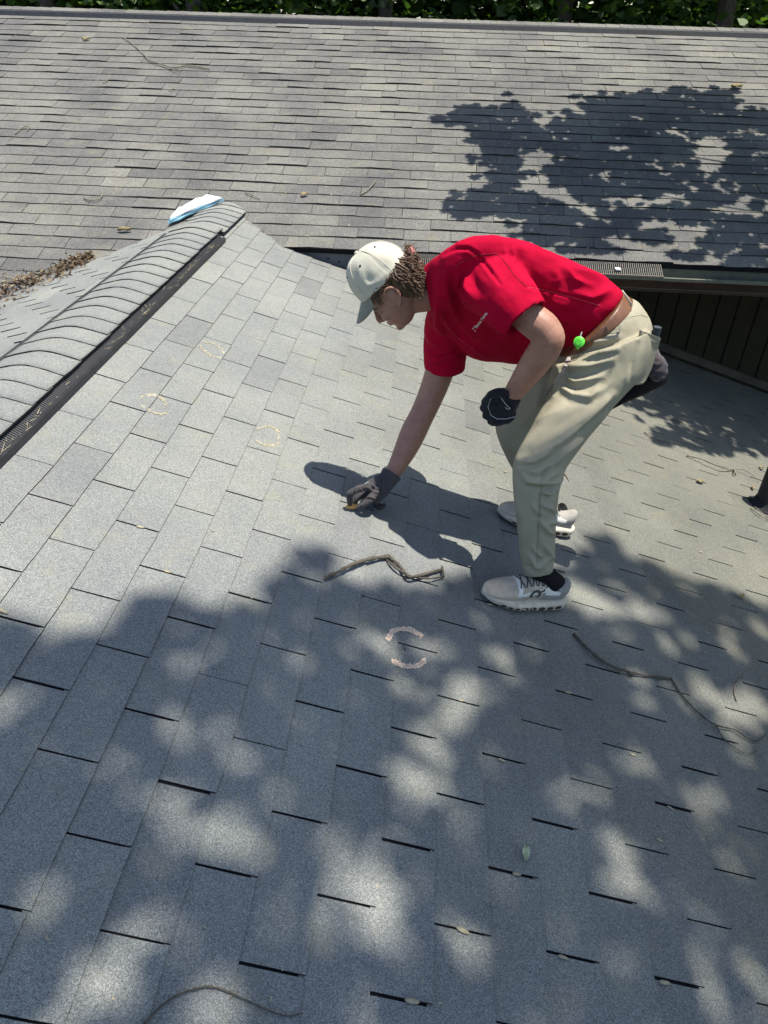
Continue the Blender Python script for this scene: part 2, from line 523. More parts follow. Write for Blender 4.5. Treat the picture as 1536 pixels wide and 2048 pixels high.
# ridge vent + caps of the main roof
zr = zC(YRIDGE)
b = MB()
for (x0, x1) in ((-4.3, -1.55), (-1.547, 0.9), (0.903, 3.1), (3.103, 6.2)):
    b.add([(x0, YRIDGE - .150, zr - .050 + .004), (x1, YRIDGE - .150, zr - .050 + .004), (x1, YRIDGE - .135, zr - .008), (x0, YRIDGE - .135, zr - .008),
           (x0, YRIDGE - .10, zr + .004), (x1, YRIDGE - .10, zr + .004), (x1, YRIDGE, zr - .02), (x0, YRIDGE, zr - .02)],
          [(0, 1, 2, 3), (3, 2, 5, 4), (4, 5, 6, 7), (0, 3, 4, 7), (1, 6, 5, 2)])
b.build('ridge_vent', M['plastic'], house)
def cap_c(seed):
    q = random.Random(seed); vv = []; ff = []; mi = []
    n = 8
    for iu, u in enumerate((0.0, EXPO + 0.015)):
        for i in range(n + 1):
            s_ = -0.118 + 0.236 * i / n
            zz = -TQ * (math.sqrt(s_ * s_ + .05 ** 2) - .05)
            vv.append((u, s_ + q.uniform(-.001, .001), zz + (0.004 if iu == 0 else 0.0005) + q.uniform(-.0006, .0006)))
    for i in range(n): ff.append((i, n + 1 + i, n + 2 + i, i + 1)); mi.append(0)
    k0 = len(vv)
    for i in range(n + 1): vv.append((vv[i][0], vv[i][1], vv[i][2] - .006))
    for i in range(n): ff.append((i, i + 1, k0 + i + 1, k0 + i)); mi.append(1)
    vv += [(0, -.118, vv[0][2] - .008), (EXPO + .015, -.118, vv[n + 1][2] - .008)]
    ff.append((0, len(vv) - 2, len(vv) - 1, n + 1)); mi.append(1)
    me = mesh_from(vv, ff, 'cap_shingle')
    me.materials.append(M['shingle_c']); me.materials.append(M['asphalt'])
    me.polygons.foreach_set('material_index', mi)
    return me
caps = [cap_c(k) for k in range(5)]
x = -4.2
while x < 5.9:
    o = link('cap_shingle', rnd.choice(caps), None)
    o.location = (x, YRIDGE + 0.015, zr + 0.026 + rnd.uniform(-.001, .001))
    o.rotation_euler = (0, 0, rnd.uniform(-.02, .02))
    o.color = (min(1, max(0, rnd.gauss(.55, .2))), 0, 0, 1)
    lm = o.matrix_basis.copy(); adopt(o, house); x += EXPO
# eave, fascia, gutter, soffit, wall
M['drip'] = simple('grey_flashing', (0.11, 0.115, 0.125), 0.6, 0.4, 0.25, 12)
M['gutter'] = simple('dull_green_gutter', (0.10, 0.105, 0.075), 0.45, 0.5, 0.45, 14)
M['gutter_out'] = simple('brown_gutter', (0.045, 0.026, 0.018), 0.6, 0.3, 0.4, 10)
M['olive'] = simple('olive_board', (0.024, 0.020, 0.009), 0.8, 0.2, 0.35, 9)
M['trim'] = simple('grey_brown_trim', (0.07, 0.062, 0.043), 0.8, 0.2, 0.4, 12)
b = MB(); b.box(0.30, 6.2, YE + 0.028, YE + 0.05, ZE - 0.165, ZE - 0.012); b.build('fascia', M['drip'], house)
for xx, zz in ((0.745, -.065), (0.815, -.085), (1.3, -.06)):
    b = MB(); b.tube([(xx, YE + .030, ZE + zz), (xx, YE + .022, ZE + zz)], .006, 8); b.build('nail', M['asphalt'], house)
b = MB(); b.box(0.30, 6.2, YE + 0.051, YWALL, ZE - 0.19, ZE - 0.168); b.build('soffit', M['gutter_out'], house)
GX0 = 0.93
b = MB()                              # gutter trough, thin bent metal
prof = [(YE + .026, ZE - .030), (YE + .026, ZE - .135), (YE - .055, ZE - .135), (YE - .082, ZE - .100), (YE - .112, ZE - .072), (YE - .112, ZE - .056), (YE - .100, ZE - .053)]
inn = [(YE - .098, ZE - .060), (YE - .106, ZE - .061), (YE - .106, ZE - .070), (YE - .078, ZE - .096), (YE - .052, ZE - .130), (YE + .022, ZE - .130), (YE + .022, ZE - .030)]
full = prof + inn
n = len(full)
for xx in (GX0, 6.2):
    for (yy, zz) in full: b.v.append((xx, yy, zz))
for j in range(n): b.f.append((j, (j + 1) % n, n + (j + 1) % n, n + j))
b.f.append(tuple(range(n))); b.f.append(tuple(n + j for j in range(n - 1, -1, -1)))
gut = b.build('gutter', M['gutter'], house)
b = MB(); b.box(GX0 - .004, GX0 - .001, YE - .112, YE + .026, ZE - .135, ZE - .05); b.build('gutter_end_cap', M['drip'], house)
b = MB()                              # outer face painted brown, just proud of the trough
b.add([(GX0, YE - .1125, ZE - .074), (6.2, YE - .1125, ZE - .074), (6.2, YE - .0835, ZE - .102), (GX0, YE - .0835, ZE - .102), (6.2, YE - .056, ZE - .137), (GX0, YE - .056, ZE - .137)],
      [(0, 1, 2, 3), (3, 2, 4, 5)])
o = b.build('gutter_face', M['gutter_out'], house)
md = o.modifiers.new('s', 'SOLIDIFY'); md.thickness = 0.002; md.offset = 1
# wire mesh guard lying from under the shingles down to the gutter lip
b = MB(); gx1 = 2.84
ya, za, yb_, zb_ = YE - .004, ZE - .004, YE - .112, ZE - .050
for i in range(10):
    f = i / 9; yy = ya + (yb_ - ya) * f; zz = za + (zb_ - za) * f
    b.box(GX0 + .02, gx1, yy - .0010, yy + .0010, zz - .0009, zz + .0009)
nx = int((gx1 - GX0 - .02) / .0125)
for i in range(nx + 1):
    xx = GX0 + .02 + i * .0125; w_ = .0011
    b.add([(xx - w_, ya, za), (xx + w_, ya, za), (xx + w_, yb_, zb_), (xx - w_, yb_, zb_), (xx - w_, ya, za + .002), (xx + w_, ya, za + .002), (xx + w_, yb_, zb_ + .002), (xx - w_, yb_, zb_ + .002)],
          [(0, 3, 2, 1), (4, 5, 6, 7), (0, 1, 5, 4), (1, 2, 6, 5), (2, 3, 7, 6), (3, 0, 4, 7)])
b.build('gutter_guard', simple('galvanised_wire', (0.20, 0.185, 0.165), 0.5, 0.4, 0.4, 60, metal=0.3), house)
b = MB(); b.box(GX0 + .02, gx1 + .003, yb_ - .006, yb_ + .004, zb_ - .002, zb_ + .006); b.build('guard_rail', simple('guard_edge', (0.15, 0.12, 0.10), 0.5, 0.4), house)
for xx in (2.12, 2.55):
    b = MB(); f0 = .1 if xx < 2.3 else .45
    b.box(xx, xx + .03, ya + (yb_ - ya) * (f0 + .35), ya + (yb_ - ya) * f0, za + (zb_ - za) * (f0 + .15) + .004, za + (zb_ - za) * (f0 + .15) + .012)
    b.build('guard_clip', simple('white_clip', (0.75, 0.72, 0.66), 0.5, 0.3), house)
# vertical board wall, one mesh for each board; the foot follows the near roof
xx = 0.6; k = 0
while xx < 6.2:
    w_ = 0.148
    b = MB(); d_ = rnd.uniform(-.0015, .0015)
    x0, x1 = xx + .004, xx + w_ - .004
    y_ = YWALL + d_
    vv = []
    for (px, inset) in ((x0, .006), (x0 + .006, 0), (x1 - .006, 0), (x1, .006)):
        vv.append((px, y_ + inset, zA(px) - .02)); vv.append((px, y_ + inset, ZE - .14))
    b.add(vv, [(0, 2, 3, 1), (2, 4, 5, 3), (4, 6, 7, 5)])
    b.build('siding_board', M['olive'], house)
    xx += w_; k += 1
b = MB(); b.add([(0.4, YWALL + .012, ZE - .13), (6.2, YWALL + .012, ZE - .13), (6.2, YWALL + .012, -3.6), (.4, YWALL + .012, -3.6)], [(3, 2, 1, 0)])
o = b.build('wall', M['felt'], house)
md = o.modifiers.new('s', 'SOLIDIFY'); md.thickness = 0.1; md.offset = -1
b = MB()
vv = []
for px in (2.6, 4.55):
    for (dy, dz) in ((-.02, .03), (-.02, .085), (-.001, .09), (-.001, .02)): vv.append((px, YWALL + dy, zA(px) + dz))
b.add(vv, [(0, 4, 5, 1), (1, 5, 6, 2), (0, 1, 2, 3), (7, 6, 5, 4), (3, 7, 4, 0)])
b.build('base_trim', M['trim'], house)
b = MB(); b.box(-4.2, 6.1, YWALL + .2, YRIDGE + 3.2, -3.6, -0.25); b.build('wall_core', M['sidingpale'], house)

# ---- ground and terrain
m, nt, bb = new_mat('leafy_ground', 0.95, 0.1)
g = N(nt, 'ShaderNodeNewGeometry')
f = noise(nt, g.outputs['Position'], 0.8, 6.0, 0.65)
nt.links.new(ramp(nt, f, [(0.3, (0.03, 0.035, 0.015)), (0.55, (0.06, 0.07, 0.025)), (0.8, (0.12, 0.09, 0.05))]), bb.inputs['Base Color'])
b = MB()
b.add([(-300, -300, -3.6), (300, -300, -3.6), (300, 300, -3.6), (-300, 300, -3.6)], [(0, 1, 2, 3)])
o = b.build('ground', m); o['kind'] = 'structure'

# ================================================================== TREES
def leaf_mat(name, cols, trans=0.35):
    m, nt, b = new_mat(name, 0.55, 0.35)
    at = N(nt, 'ShaderNodeAttribute', attribute_name='rnd')
    o = ramp(nt, at.outputs['Fac'], cols)
    nt.links.new(o, b.inputs['Base Color'])
    tr = N(nt, 'ShaderNodeBsdfTranslucent')
    nt.links.new(mixc(nt, o, (1.2, 1.5, 0.5), 1.0, 'MULTIPLY'), tr.inputs[0])
    mx = N(nt, 'ShaderNodeMixShader')
    mx.inputs[0].default_value = trans
    nt.links.new(b.outputs[0], mx.inputs[1]); nt.links.new(tr.outputs[0], mx.inputs[2])
    nt.links.new(mx.outputs[0], nt.nodes['Material Output'].inputs[0])
    return m
M['leaf'] = leaf_mat('green_leaf', [(0.0, (0.03, 0.06, 0.012)), (0.5, (0.06, 0.11, 0.02)), (1.0, (0.12, 0.17, 0.035))])
M['leaf_dark'] = leaf_mat('deep_green_leaf', [(0.0, (0.02, 0.04, 0.01)), (0.6, (0.045, 0.085, 0.018)), (1.0, (0.10, 0.15, 0.03))])
M['bark'] = simple('grey_bark', (0.11, 0.09, 0.07), 0.95, 0.1, 0.5, 18, 0.006, 30)
OVAL = np.array([(0, 0), (.30, .20), (.34, .52), (0, 1.0), (-.34, .52), (-.30, .20)]) - [0, .5]
LOBE = np.array([(0, 0), (.10, .16), (.40, .10), (.30, .34), (.52, .52), (.24, .58), (.26, .84), (0, 1.0), (-.26, .84), (-.24, .58), (-.52, .52), (-.30, .34), (-.40, .10), (-.10, .16)]) - [0, .5]
def leaves_mesh(P, size, shape, rs, flat=0.5, name='crown'):
    """P: n x 3 centres; each leaf is a small flat polygon of its own"""
    n = len(P); k = len(shape)
    nr = rs.normal(size=(n, 3)); nr[:, 2] = np.abs(nr[:, 2]) + flat * 3
    nr /= np.linalg.norm(nr, axis=1)[:, None]
    a = np.cross(nr, rs.normal(size=(n, 3))); a /= np.linalg.norm(a, axis=1)[:, None]
    b_ = np.cross(nr, a)
    sz = size * rs.uniform(0.65, 1.25, n)
    vv = P[:, None, :] + sz[:, None, None] * (shape[None, :, 0:1] * a[:, None, :] + shape[None, :, 1:2] * b_[:, None, :])
    droop = (np.abs(shape[:, 0]) * .35)[None, :, None] * sz[:, None, None] * nr[:, None, :]
    vv = (vv - droop).reshape(-1, 3)
    me = bpy.data.meshes.new(name)
    me.vertices.add(n * k); me.vertices.foreach_set('co', vv.ravel())
    me.loops.add(n * k); me.loops.foreach_set('vertex_index', np.arange(n * k))
    me.polygons.add(n); me.polygons.foreach_set('loop_start', np.arange(n) * k); me.polygons.foreach_set('loop_total', np.full(n, k))
    at_ = me.attributes.new('rnd', 'FLOAT', 'FACE'); at_.data.foreach_set('value', rs.uniform(0, 1, n).astype(np.float32))
    me.update(calc_edges=True); me.validate()
    return me
def in_poly_y(x, pl):                 # y of a polyline at x
    return np.interp(x, [p[0] for p in pl], [p[1] for p in pl])
sunv = np.array(SUN)
rs = np.random.RandomState(11)
# --- tall tree overhead behind the camera: its leaves shade the foreground of the near roof
SHADE_TOP = [(-800, 1150), (0, 1235), (110, 1265), (200, 1250), (260, 1232), (310, 1185), (350, 1195), (420, 1225), (500, 1190), (560, 1150), (600, 1100), (640, 1095), (680, 1130), (740, 1180), (800, 1165), (870, 1180), (930, 1160), (1000, 1165), (1080, 1180), (1130, 1130), (1180, 1095), (1240, 1105), (1300, 1130), (1380, 1160), (1460, 1190), (1536, 1215), (2400, 1500)]
LIT = [(440, 1492, 62), (70, 1470, 45), (365, 1345, 38), (415, 1672, 72), (452, 1700, 50), (560, 1585, 30), (745, 1775, 50), (752, 1860, 75), (395, 1880, 52), (215, 2000, 95), (110, 1985, 50), (420, 2025, 80), (833, 1550, 60), (815, 1610, 45), (800, 1760, 95), (1105, 1600, 52), (1150, 1640, 40), (1248, 1765, 52), (1196, 1485, 58), (1270, 1520, 40), (1490, 1455, 70), (1390, 1365, 48), (1420, 1400, 40), (925, 1370, 55), (905, 1445, 42), (850, 1300, 30), (1112, 1995, 55), (1478, 2025, 58), (960, 1900, 55), (900, 1830, 50), (1290, 1400, 26), (1170, 1180, 45), (1240, 1220, 30), (1120, 1250, 22), (530, 1260, 26), (600, 1230, 34), (640, 1170, 40), (420, 1290, 24), (700, 1500, 26), (1340, 1290, 30), (1450, 1280, 34), (1010, 1520, 30), (1330, 1640, 30), (1490, 1700, 40), (1020, 1760, 28), (620, 1930, 40), (560, 1760, 22), (1390, 1900, 40), (1250, 1920, 34), (230, 1560, 20), (150, 1700, 18), (1080, 1460, 26)]
DARK = [(330, 1195, 22), (560, 1190, 34), (250, 1275, 40), (610, 1115, 24), (520, 1165, 16), (680, 1195, 30), (1205, 1095, 26), (1060, 1235, 40), (960, 1225, 36)]
qd = random.Random(41)
LIT2 = []                              # break the gaps up into ragged streaks and slivers
for (cx, cy, r_) in LIT:
    if r_ < 34: LIT2.append((cx, cy, r_ * 1.25, r_ * .7, qd.uniform(0, 3.14), .9)); continue
    for k in range(5 if r_ > 50 else 4):
        a_ = qd.uniform(0, 6.28); d_ = qd.uniform(.05, .80) * r_
        s1 = qd.uniform(.34, .66) * r_
        LIT2.append((cx + d_ * math.cos(a_), cy + d_ * math.sin(a_), s1 * 1.35, s1 * .75, qd.uniform(0, 3.14), qd.uniform(.75, .99)))
for k in range(150):
    cx, cy = qd.uniform(0, 1536), qd.uniform(1180, 2048)
    s1 = qd.uniform(14, 44); LIT2.append((cx, cy, s1 * 1.6, s1 * .7, qd.uniform(0, 3.14), qd.uniform(.25, .7)))
def shade_A(q):
    x, y = q[:, 0], q[:, 1]
    inside = y > in_poly_y(x, SHADE_TOP)
    pr = np.where(inside, 1.0, 0.0)
    infr = (x > -60) & (x < 1600) & (y < 2110)
    for (cx, cy, r_) in DARK:
        pr = np.maximum(pr, 0.9 * np.exp(-(((x - cx) ** 2 + ((y - cy) * 1.2) ** 2) / r_ ** 2) ** 2))
    for (cx, cy, ra_, rb_, an, st_) in LIT2:
        dx, dy = x - cx, (y - cy) * 1.05
        ex_ = (dx * math.cos(an) + dy * math.sin(an)) / ra_; ey_ = (-dx * math.sin(an) + dy * math.cos(an)) / rb_
        pr = np.where(infr, pr * (1 - st_ * np.exp(-(ex_ ** 2 + ey_ ** 2) ** 1.5)), pr)
    return pr * np.where(infr, 1.0, 0.8)
nS = 24000
XY = np.c_[rs.uniform(-1.2, 5.2, nS), rs.uniform(-2.6, 2.1, nS)]
G = np.c_[XY[:, 0], XY[:, 1], -TP * XY[:, 0]]
q, dep = proj(G)
behind = dep < 0.15
pr = shade_A(q)
pr[behind] = 0.75
keep = rs.uniform(size=nS) < pr
G = G[keep]
hgt = rs.uniform(7.5, 11.5, len(G))
P = G + sunv[None, :] * (hgt / sunv[2])[:, None]
oak = thing('tall_tree', 'tall broadleaf tree behind the viewer whose high crown dapples the near shingles with shade', 'tree', (7.6, -5.2, -3.6))
me = leaves_mesh(P, 0.125, OVAL, rs, 0.6)
o = link('crown', me, M['leaf']); adopt(o, oak)
b = MB()
b.tube([(7.6, -5.2, -3.6), (7.5, -5.1, -1), (7.3, -4.9, 3), (7.0, -4.6, 6), (6.2, -3.8, 8.5), (5.6, -3.2, 10)], [.34, .27, .22, .17, .11, .05], 10)
for (tx, ty, tz) in ((1.4, -2.6, 9.0), (2.6, -1.2, 8.6), (4.2, -.6, 9.0), (5.6, -1.0, 8.4), (1.0, -1.6, 8.2), (3.2, -3.4, 9.2)):
    s0 = np.array([7.05, -4.65, 5.8]); e0 = np.array([tx, ty, tz])
    pts = [s0 + (e0 - s0) * t_ + np.array([0, 0, .9 * math.sin(math.pi * t_)]) + rs.normal(size=3) * .08 for t_ in np.linspace(0, 1, 7)]
    b.tube(pts, np.linspace(.10, .012, 7), 6)
o = b.build('trunk', M['bark'], oak)
# --- tree beside the house: low leafy bough over the right of the main roof
BLOB = [(925, 240, 52, 16), (960, 232, 60, 18), (1010, 225, 44, 20), (1000, 255, 70, 34), (1040, 270, 60, 34), (1000, 310, 50, 34), (1010, 355, 40, 34), (975, 395, 55, 16), (955, 415, 64, 16), (1030, 410, 70, 30), (1110, 425, 60, 26), (1105, 465, 60, 22), (1160, 470, 50, 18), (1060, 440, 40, 16),
        (1120, 300, 40, 22), (1160, 250, 60, 26), (1220, 220, 66, 24), (1270, 200, 50, 16), (1310, 205, 70, 20), (1362, 186, 26, 9), (1190, 285, 90, 36), (1270, 260, 100, 40), (1330, 240, 70, 30), (1240, 320, 100, 36), (1150, 345, 70, 30), (1320, 300, 70, 40), (1200, 380, 80, 30), (1290, 370, 80, 26), (1380, 350, 40, 34), (1430, 210, 54, 22), (1450, 190, 30, 10), (1400, 250, 50, 24), (1470, 250, 60, 26), (1510, 240, 40, 24), (1500, 290, 50, 34), (1480, 340, 40, 30), (1520, 370, 40, 50), (1430, 395, 50, 22), (1340, 420, 70, 20), (1260, 430, 60, 20), (1200, 455, 60, 16), (1400, 440, 60, 16), (1300, 475, 50, 12), (1440, 480, 50, 22), (1510, 450, 40, 26), (1180, 500, 60, 9), (1380, 510, 40, 9)]
HOLE = [(1235, 297, 26, 9), (1350, 262, 24, 9), (1430, 305, 34, 18), (1415, 335, 26, 20), (1080, 370, 34, 18), (1115, 395, 22, 10), (1330, 400, 40, 9), (1240, 400, 30, 9), (1460, 420, 30, 9), (1390, 470, 36, 12), (1490, 265, 26, 8), (1340, 450, 30, 8), (1150, 415, 20, 8), (1215, 350, 16, 6), (1300, 335, 14, 6)]
ABLOB = [(1300, 806, 44, 10), (1345, 800, 60, 20), (1400, 820, 70, 24), (1455, 842, 70, 24), (1510, 862, 60, 24), (1325, 880, 40, 10), (1362, 866, 40, 9), (1420, 884, 50, 12), (1450, 900, 30, 8), (1530, 890, 30, 14), (1370, 780, 50, 14)]
def blob(q, BL, HL):
    x, y = q[:, 0], q[:, 1]
    pr = np.zeros(len(q))
    for (cx, cy, rx, ry) in BL: pr = np.maximum(pr, np.exp(-(((x - cx) / rx) ** 2 + ((y - cy) / ry) ** 2) ** 1.25))
    for (cx, cy, rx, ry) in HL: pr = pr * (1 - .93 * np.exp(-(((x - cx) / rx) ** 2 + ((y - cy) / ry) ** 2) ** 2))
    pr = np.where(x > 1560, 0.5, pr)
    return pr
nS = 20000
XY = np.c_[rs.uniform(1.2, 5.6, nS), rs.uniform(3.92, 6.9, nS)]
G1 = np.c_[XY[:, 0], XY[:, 1], (XY[:, 1] - Y0) * TQ]
q, dep = proj(G1)
G1 = G1[rs.uniform(size=nS) < blob(q, BLOB, HOLE) ** 1.4 * 0.66]
P1 = G1 + sunv[None, :] * (rs.uniform(1.8, 2.8, len(G1)) / sunv[2])[:, None]
nS = 2600
XY = np.c_[rs.uniform(2.6, 4.4, nS), rs.uniform(2.9, 4.1, nS)]
G2 = np.c_[XY[:, 0], XY[:, 1], -TP * XY[:, 0]]
q, dep = proj(G2)
G2 = G2[rs.uniform(size=nS) < blob(q, ABLOB, []) * 1.0]
P2 = G2 + sunv[None, :] * (rs.uniform(3.2, 3.9, len(G2)) / sunv[2])[:, None]
sas = thing('overhanging_tree', 'broadleaf tree beside the house whose leafy bough shades the right of the main roof', 'tree', (9.2, 3.4, -3.6))
me = leaves_mesh(np.vstack([P1, P2]), 0.115, LOBE, rs, 0.55)
o = link('crown', me, M['leaf']); adopt(o, sas)
b = MB()
b.tube([(9.2, 3.4, -3.6), (9.1, 3.5, 0), (8.8, 3.7, 2.2), (8.6, 4.0, 5), (8.2, 4.0, 8)], [.26, .21, .17, .12, .04], 10)
for (tx, ty, tz) in ((2.6, 5.6, 2.55), (3.2, 4.7, 2.2), (3.6, 6.0, 2.75), (4.6, 5.4, 2.5), (4.4, 4.2, 2.2), (3.5, 3.6, 2.5), (5.0, 6.2, 2.8)):
    s0 = np.array([8.8, 3.7, 2.1]); e0 = np.array([tx, ty, tz])
    pts = [s0 + (e0 - s0) * t_ + np.array([0, 0, .35 * math.sin(math.pi * t_)]) + rs.normal(size=3) * .04 for t_ in np.linspace(0, 1, 8)]
    b.tube(pts, np.linspace(.045, .004, 8), 5)
b.build('trunk', M['bark'], sas)
# --- trees beyond the main ridge: only a strip of their foliage shows
def bg_tree(x, y, h, rad, label, seed, mat, dens=7000, top=9.0, size=.15):
    r2 = np.random.RandomState(seed)
    t = thing('background_tree', label, 'tree', (x, y, -3.6), 'trees beyond the main ridge')
    b = MB()
    b.tube([(x, y, -3.6), (x + .1, y, -1), (x - .1, y + .1, 2), (x, y, top - .5)], [.2, .16, .12, .03], 8)
    cl = []
    for k in range(60):
        a_ = r2.uniform(0, 6.28); rr = rad * math.sqrt(r2.uniform(0, 1)); zz = r2.uniform(-2.2, top)
        cl.append((x + rr * math.cos(a_), y + rr * math.sin(a_), zz))
        if k < 9: b.tube([(x, y, zz - .8), (x + .5 * rr * math.cos(a_), y + .5 * rr * math.sin(a_), zz - .2), cl[-1]], [.05, .03, .01], 5)
    cl = np.array(cl)
    P = cl[r2.randint(0, len(cl), dens)] + r2.normal(size=(dens, 3)) * [.5, .5, .38]
    o = link('crown', leaves_mesh(P, size, OVAL, r2, .3), mat); adopt(o, t)
    b.build('trunk', M['bark'], t)
bg_tree(-5.6, 14.2, 7, 1.9, 'dark leafy tree showing over the ridge at the far left corner', 1, M['leaf_dark'])
bg_tree(-2.6, 13.0, 7, 1.7, 'tree with a sunlit spray of leaves showing over the ridge left of centre', 2, M['leaf'])
bg_tree(0.4, 14.4, 7, 1.9, 'dark leafy tree showing over the ridge near the middle of the picture', 3, M['leaf_dark'])
bg_tree(3.4, 13.6, 7, 1.9, 'deep shaded tree showing over the ridge right of centre', 4, M['leaf_dark'])
bg_tree(5.6, 12.4, 7, 1.5, 'tree with bright drooping leaves showing over the ridge at right', 5, M['leaf'])
bg_tree(8.4, 14.0, 7, 2.0, 'leafy tree showing over the ridge at the far right corner', 6, M['leaf_dark'])
r2 = np.random.RandomState(9)
P = np.c_[r2.uniform(-16, 19, 42000), r2.uniform(16.5, 22, 42000), r2.uniform(-3.6, 11, 42000)]
P2_ = np.c_[r2.uniform(-24, 28, 26000), r2.uniform(22, 32, 26000), r2.uniform(-3.6, 13, 26000)]
P = np.vstack([P, P2_])
o = link('woodland', leaves_mesh(P, .50, OVAL, r2, .2, 'woodland'), M['leaf_dark'], None, 'stuff')
tag(o, 'dense dark wood forming the backdrop beyond the ridge', 'wood')

# ================================================================== PERSON
person = thing('person', 'young man in red polo, khaki trousers and cream cap bending to mark the roof', 'person', tuple(onA(1060, 1150)))
def orth(a, t):
    a = a - t * (a @ t); return a / np.linalg.norm(a)
def rings_from(spec, tilt=None):
    """spec rows: (x1,y1,x2,y2, depth y, half-depth b) = the two outline points in the photograph at that depth"""
    cs = []; ha = []
    for (x1, y1, x2, y2, yc, b_) in spec:
        e1, e2 = U(x1, y1, yc), U(x2, y2, yc)
        cs.append((e1 + e2) / 2); ha.append((e1 - e2) / 2)
    out = []
    n = len(cs)
    for i in range(n):
        t = cs[min(i + 1, n - 1)] - cs[max(i - 1, 0)]; t /= np.linalg.norm(t)
        v = cs[i] - CAMP; v /= np.linalg.norm(v)
        a = ha[i] - v * (ha[i] @ v)
        L = np.linalg.norm(a); ad = a / L
        bd = np.cross(ad, t)
        if np.linalg.norm(bd) < 0.3: bd = v
        bd = orth(bd, ad)
        if bd @ v < 0: bd = -bd
        bd = orth(0.5 * bd + 0.5 * v, ad)
        if tilt:                      # roll: the near side lifted by tilt[i]
            s_ = tilt[i]
            L = math.sqrt(max(L * L - s_ * s_, (.5 * L) ** 2))
            out.append((cs[i], ad * L, bd * spec[i][5] - ad * s_)); continue
        out.append((cs[i], ad * L, bd * spec[i][5]))
    return out
def densify(rings, k=3):
    out = []
    n = len(rings)
    for i in range(n - 1):
        for s_ in range(k):
            t = s_ / k
            p0, p1, p2, p3 = (rings[max(i - 1, 0)], rings[i], rings[i + 1], rings[min(i + 2, n - 1)])
            r_ = []
            for c in range(3):
                a0, a1, a2, a3 = p0[c], p1[c], p2[c], p3[c]
                r_.append(0.5 * ((2 * a1) + (a2 - a0) * t + (2 * a0 - 5 * a1 + 4 * a2 - a3) * t * t + (3 * a1 - a0 - 3 * a2 + a3) * t ** 3))
            out.append(tuple(r_))
    out.append(rings[-1])
    return out
def loft(rings, n=28, ex=2.0, hollow_end=0.0, hollow_start=0.0, wall=0.006):
    rr = list(rings)
    def shrink(r_, k): 
        c, a, b_ = r_
        la, lb = np.linalg.norm(a), np.linalg.norm(b_)
        return (c, a * max(.2, (la - k) / la), b_ * max(.2, (lb - k) / lb))
    if hollow_end > 0:
        c, a, b_ = shrink(rr[-1], wall)
        back = rr[-3][0] - rr[-1][0]; back = back / np.linalg.norm(back) * hollow_end
        rr = rr + [(c, a, b_), (c + back, a * .93, b_ * .93)]
    if hollow_start > 0:
        c, a, b_ = shrink(rr[0], wall)
        back = rr[2][0] - rr[0][0]; back = back / np.linalg.norm(back) * hollow_start
        rr = [(c + back, a * .93, b_ * .93), (c, a, b_)] + rr
    vv = []
    for (c, a, b_) in rr:
        for j in range(n):
            th = 2 * math.pi * j / n
            cx, sx = math.cos(th), math.sin(th)
            cx = math.copysign(abs(cx) ** (2 / ex), cx); sx = math.copysign(abs(sx) ** (2 / ex), sx)
            vv.append(c + a * cx + b_ * sx)
    m_ = len(rr)
    ff = [(i * n + j, i * n + (j + 1) % n, (i + 1) * n + (j + 1) % n, (i + 1) * n + j) for i in range(m_ - 1) for j in range(n)]
    ff += [tuple(range(n - 1, -1, -1)), tuple((m_ - 1) * n + j for j in range(n))]
    return vv, ff
def chain(pts, rads, n=14, k=3):
    pts = [np.asarray(p, float) for p in pts]
    rg = []
    for i, p in enumerate(pts):
        t = pts[min(i + 1, len(pts) - 1)] - pts[max(i - 1, 0)]; t /= np.linalg.norm(t)
        v = p - CAMP; v /= np.linalg.norm(v)
        a = np.cross(t, v)
        if np.linalg.norm(a) < .1: a = np.cross(t, np.array([0, 0, 1.0]))
        a /= np.linalg.norm(a); b_ = np.cross(a, t)
        rg.append((p, a * rads[i], b_ * rads[i]))
    # rounded ends
    def endcap(p, q, r_):
        d = p[0] - q[0]; d /= np.linalg.norm(d)
        L = np.linalg.norm(p[1])
        return [(p[0] + d * L * .5, p[1] * .82, p[2] * .82), (p[0] + d * L * .85, p[1] * .45, p[2] * .45)]
    rg2 = densify(rg, k)
    e = endcap(rg2[-1], rg2[-2], 1); s_ = endcap(rg2[0], rg2[1], 1)
    return loft(s_[::-1] + rg2 + e, n)
def ellipsoid(c, ax, n=16, m_=10):
    c = np.asarray(c, float); vv = []; ff = []
    ax = [np.asarray(a, float) for a in ax]
    for i in range(1, m_):
        ph = math.pi * i / m_
        for j in range(n):
            th = 2 * math.pi * j / n
            vv.append(c + ax[0] * math.sin(ph) * math.cos(th) + ax[1] * math.sin(ph) * math.sin(th) + ax[2] * math.cos(ph))
    ff = [(i * n + j, i * n + (j + 1) % n, (i + 1) * n + (j + 1) % n, (i + 1) * n + j) for i in range(m_ - 2) for j in range(n)]
    t0 = len(vv); vv.append(c + ax[2]); vv.append(c - ax[2])
    ff += [(t0, (j + 1) % n, j) for j in range(n)] + [(t0 + 1, (m_ - 2) * n + j, (m_ - 2) * n + (j + 1) % n) for j in range(n)]
    return vv, ff
